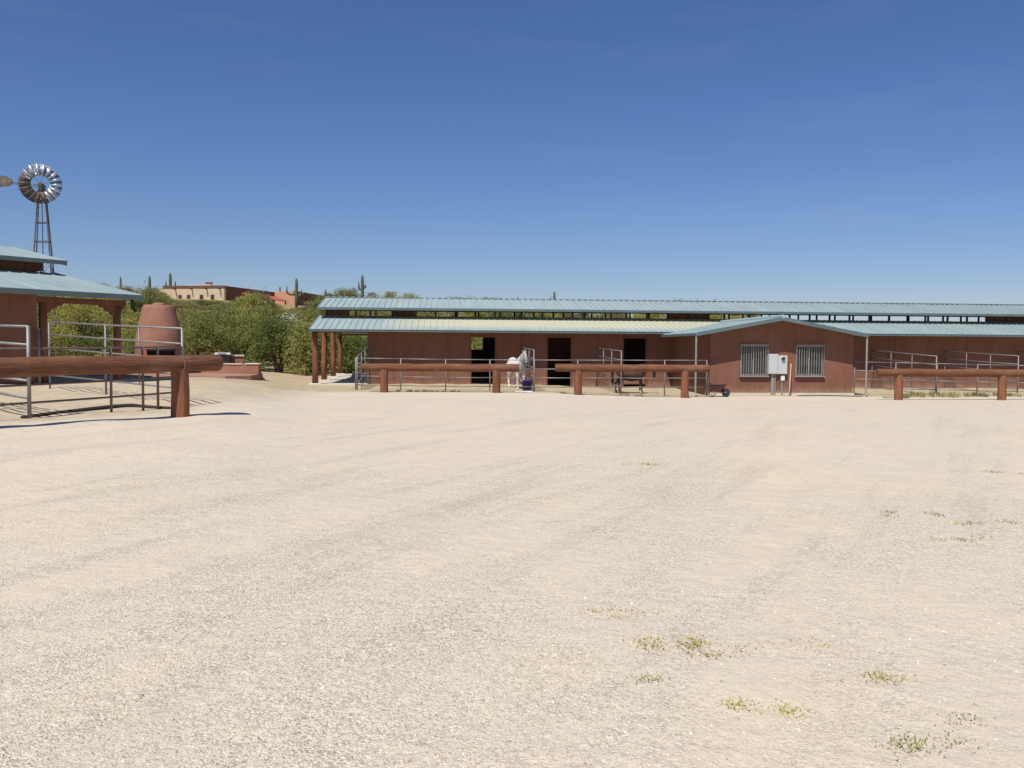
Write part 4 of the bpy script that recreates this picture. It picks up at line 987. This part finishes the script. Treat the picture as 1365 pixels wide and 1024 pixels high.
# dry tufts behind the right log rail and along the fences
k = 0
for px, d, w_, h_ in ((1207, 36.6, .5, .38), (1216, 38, .5, .42), (1232, 37.4, .8, .4), (1246, 38.6, .6, .4), (1262, 37.8, .8, .36), (1281, 38.2, .7, .38), (1304, 38.4, .7, .42), (1312, 37.8, .5, .3), (1333, 38.8, .6, .34), (1349, 38.4, .6, .3)):
    k += 1; tuft('dry_grass_tuft', 'dry grey green grass tuft behind the right log rail', gp(px, d+1.0), w_*.7, w_*.8, 210, h_*.85, 'drygrass', 'grass tuft', 0, 'dry tufts behind the right log rail', k, .5)
for px, d in ((540, 37.4), (558, 37.3), (572, 37.5), (583, 37.2), (603, 37.6), (756, 37.6), (850, 37.5), (1190, 37.6)):
    k += 1; tuft('weed_tuft', 'low green weed tuft at the foot of the paddock fence', gp(px, d), .25, .6, 150, .12, 'weed', 'weed', 0, 'weed tufts along the paddock fence', k, .8)

# ------------------------------------------------------------------ blue tub and plank
p = gp(702.5, 38.75)
tb = thing('muck_tub', 'dark blue plastic tub with rope handles below the white horse', 'tub', p, R(10))
f = MB(); f.lathe((0, 0, 0), [(.18, .0), (.2, .01), (.245, .44), (.265, .45), (.265, .475), (.235, .475), (.2, .08)], 24); f.build('body', 'blue', tb, smooth=True)
for s in (-1, 1): f = MB(); f.path([(s*.25, -.09, .42), (s*.29, -.07, .47), (s*.3, 0, .52), (s*.29, .07, .47), (s*.25, .09, .42)], .014, 6); f.build('handle', 'white', tb, smooth=True)
p = gp(698, 37.7); f = MB(); f.cbox((0, 0, -.01), .75, .14, .05, .01); o = f.build('plank', 'white'); o.location = p; o.rotation_euler = (0, 0, R(-2)); tag(o, 'white painted plank lying in front of the blue tub', 'plank')

# ------------------------------------------------------------------ horses
def ell(mb, c, r, n=14):
    c = V(c); mb.rings([[c+V((r[0]*sin(t)*cos(2*pi*k/n), r[1]*sin(t)*sin(2*pi*k/n), r[2]*cos(t))) for k in range(n)] for t in [pi*(.04+.92*j/8) for j in range(9)][::-1]])
def horse(label, p, rz, hide, hair, head_pts, leg_off, sc=1., fat=0.):
    T = thing('horse', label, 'horse', p, rz); T.scale = (sc,)*3
    f = MB()
    f.path([(-.86, 0, 1.16), (-.78, 0, 1.2), (-.55, 0, 1.22), (-.2, 0, 1.12), (.15, 0, 1.10), (.45, 0, 1.16), (.62, 0, 1.18), (.74, 0, 1.16)], [.12, .23, .29, .285, .30, .29, .24, .12], 18, flat=.86)
    if fat: f.path([(-.62, 0, 1.08), (-.35, 0, 1.02), (.05, 0, .99), (.42, 0, 1.03), (.58, 0, 1.08)], [.22, .29+fat*.6, .29+fat, .28+fat*.6, .2], 18, flat=.9)
    ell(f, (-.55, 0, 1.27), (.27, .25, .22)); ell(f, (.38, 0, 1.32), (.25, .15, .20)); ell(f, (.5, 0, 1.08), (.22, .22, .26))
    hp = [V(q) for q in head_pts]          # neck root, neck mid, poll, brow, nose, muzzle
    f.path([(.42, 0, 1.22), hp[0], hp[1], hp[2]], [.24, .20, .145, .105], 14, flat=.62)
    f.path([hp[2]+(hp[2]-hp[3])*.25, hp[2], hp[3], hp[4], hp[5], hp[5]+(hp[5]-hp[4])*.18], [.06, .105, .125, .085, .07, .045], 14, flat=.72)
    jaw = (hp[2]*.35+hp[3]*.65)+ (hp[0]-hp[3]).normalized()*.05; ell(f, jaw, (.09, .065, .10))
    lm = []
    for s, dx in ((1, leg_off[0]), (-1, leg_off[1])):
        f.path([(.44, s*.13, 1.12), (.46, s*.155, .9), (.46+dx*.4, s*.15, .70), (.48+dx*.7, s*.15, .47), (.465+dx*.9, s*.15, .40), (.47+dx, s*.15, .16), (.475+dx, s*.15, .13), (.52+dx, s*.15, .07), (.53+dx, s*.15, .0)], [.15, .125, .085, .062, .05, .04, .048, .05, .065], 12)
    for s, dx in ((1, leg_off[2]), (-1, leg_off[3])):
        f.path([(-.58, s*.13, 1.18), (-.55, s*.16, .95), (-.56+dx*.4, s*.16, .78), (-.70+dx*.7, s*.15, .58), (-.755+dx*.8, s*.15, .50), (-.72+dx, s*.15, .18), (-.715+dx, s*.15, .14), (-.67+dx, s*.15, .07), (-.66+dx, s*.15, .0)], [.21, .185, .12, .075, .06, .043, .05, .05, .065], 12)
    pol = hp[2]; fw = (hp[3]-hp[2]).normalized()
    for s in (-1, 1): f.path([pol+V((0, s*.06, .05)), pol+V((0, s*.075, .13))-fw*.02, pol+V((0, s*.07, .21))-fw*.01], [.04, .035, .012], 8)
    b = instant('body', f.build('body', hide, T), [('REMESH', dict(mode='VOXEL', voxel_size=.022)), ('SMOOTH', dict(factor=.5, iterations=5))])
    f = MB(); n = 9; cr = [(.30, 0, 1.50)]+[tuple(hp[0]+V((-.10, 0, .20)))]+[tuple(hp[1]+V((-.07, 0, .12)))]+[tuple(hp[2]+V((-.01, 0, .08)))]
    cr = [V(q) for q in cr]; pts = [cr[0], cr[0].lerp(cr[1], .5), cr[1], cr[1].lerp(cr[2], .5), cr[2], cr[2].lerp(cr[3], .5), cr[3], pol+fw*.12+V((0, 0, .03))]
    f.path([q+V((0, -.02, -.02)) for q in pts], [.03, .055, .075, .08, .08, .07, .06, .02], 10, flat=.7); f.build('mane', hair, T, smooth=True)
    f = MB(); f.path([(-.84, 0, 1.30), (-.96, 0, 1.24), (-1.0, .0, 1.0), (-.98, .01, .7), (-.95, .02, .42)], [.035, .055, .085, .075, .02], 10); f.build('tail', hair, T, smooth=True)
    for s in (-1, 1):
        q = hp[2]*.45+hp[3]*.55; MB().lathe((q.x+fw.x*.03, s*.087, q.z+.02), [(.004, -.018), (.018, 0), (.004, .018)], 8).build('eye', 'black', T)
    return T
# the white horse looks towards the yard, head up
def shadedwhitemat():
    m, t, b, o = nt('white_hide_shaded_front'); v = nd(t, 'ShaderNodeTexCoord').outputs['Object']
    s = nd(t, 'ShaderNodeSeparateXYZ'); t.links.new(v, s.inputs[0])
    c = mixc(t, ramp(t, s.outputs[0], [(.5, 0.), (.68, 1.)]), (.64, .62, .58), (.33, .32, .31))  # neck and head greyed to paint the shaded front
    c = mixc(t, ramp(t, noise(t, v, 9, 3), [(.5, 0.), (.65, .3)]), c, (.36, .34, .32))
    t.links.new(c, b.inputs['Base Color']); b.inputs['Roughness'].default_value = .7; return m
MT['hide_white'] = shadedwhitemat()
hp = gp(689, 40.4)
w = horse('white horse facing the yard behind the log rail beside the blue tub', hp, R(-73), 'hide_white', 'hair_pale', [(.70, 0, 1.40), (.84, 0, 1.55), (.93, 0, 1.67), (1.02, 0, 1.58), (1.13, 0, 1.38), (1.18, 0, 1.27)], (.02, -.03, -.05, .06), .98)
f = MB(); ell(f, (1.185, 0, 1.255), (.055, .055, .06)); f.build('muzzle', 'muzzle', w, smooth=True)
hp = gp(842, 39.9)
horse('dark bay horse with white socks, head lowered, behind the middle log rail', hp, R(-6), 'hide_bay', 'hair_black', [(.72, 0, 1.30), (.93, 0, 1.33), (1.10, 0, 1.30), (1.15, 0, 1.16), (1.17, 0, .93), (1.16, 0, .80)], (.08, -.06, -.08, .08), .9, .08)

# ------------------------------------------------------------------ sky and sun
sd = V((.34, .60, -1.0)).normalized()      # direction the light travels
sun = bpy.data.lights.new('sun', 'SUN'); sun.energy = 5.0; sun.angle = R(.53); sun.color = (1, .955, .88)
so = bpy.data.objects.new('sun', sun); COL.objects.link(so); so.rotation_euler = sd.to_track_quat('-Z', 'Y').to_euler(); so.location = (-30, -20, 60)
W = bpy.data.worlds.new('World'); S.world = W; W.use_nodes = True; t = W.node_tree; t.nodes.clear()
out = t.nodes.new('ShaderNodeOutputWorld'); bg = t.nodes.new('ShaderNodeBackground'); sk = t.nodes.new('ShaderNodeTexSky')
sk.sky_type = 'NISHITA'; sk.sun_disc = False; sk.sun_elevation = math.asin(-sd.z); sk.sun_rotation = math.atan2(-sd.x, -sd.y) % (2*pi)
sk.altitude = 800; sk.air_density = 1.15; sk.dust_density = .4; sk.ozone_density = 4.5
tc = t.nodes.new('ShaderNodeTexCoord'); mp = t.nodes.new('ShaderNodeMapping'); mp.inputs['Scale'].default_value = (1.2, 1.2, 9); mp.inputs['Rotation'].default_value = (0, R(6), 0)
t.links.new(tc.outputs['Generated'], mp.inputs['Vector'])
cn = noise(t, mp.outputs[0], 2.2, 8, .6); cf = ramp(t, cn, [(.52, 0.), (.85, .06)])
hs = t.nodes.new('ShaderNodeHueSaturation'); hs.inputs['Saturation'].default_value = 1.12; t.links.new(sk.outputs[0], hs.inputs['Color'])
sk2 = mixc(t, 1.0, hs.outputs[0], (1.05, 1.04, 1.27), 'MULTIPLY')
col = mixc(t, cf, sk2, (9, 9.6, 10.6))
t.links.new(col, bg.inputs[0]); bg.inputs[1].default_value = .07; t.links.new(bg.outputs[0], out.inputs[0])

S.view_settings.view_transform = 'Standard'; S.view_settings.look = 'None'; S.view_settings.exposure = 0; S.view_settings.gamma = 1
S.view_settings.use_curve_mapping = False
S.cycles.max_bounces = 6; S.cycles.use_denoising = True
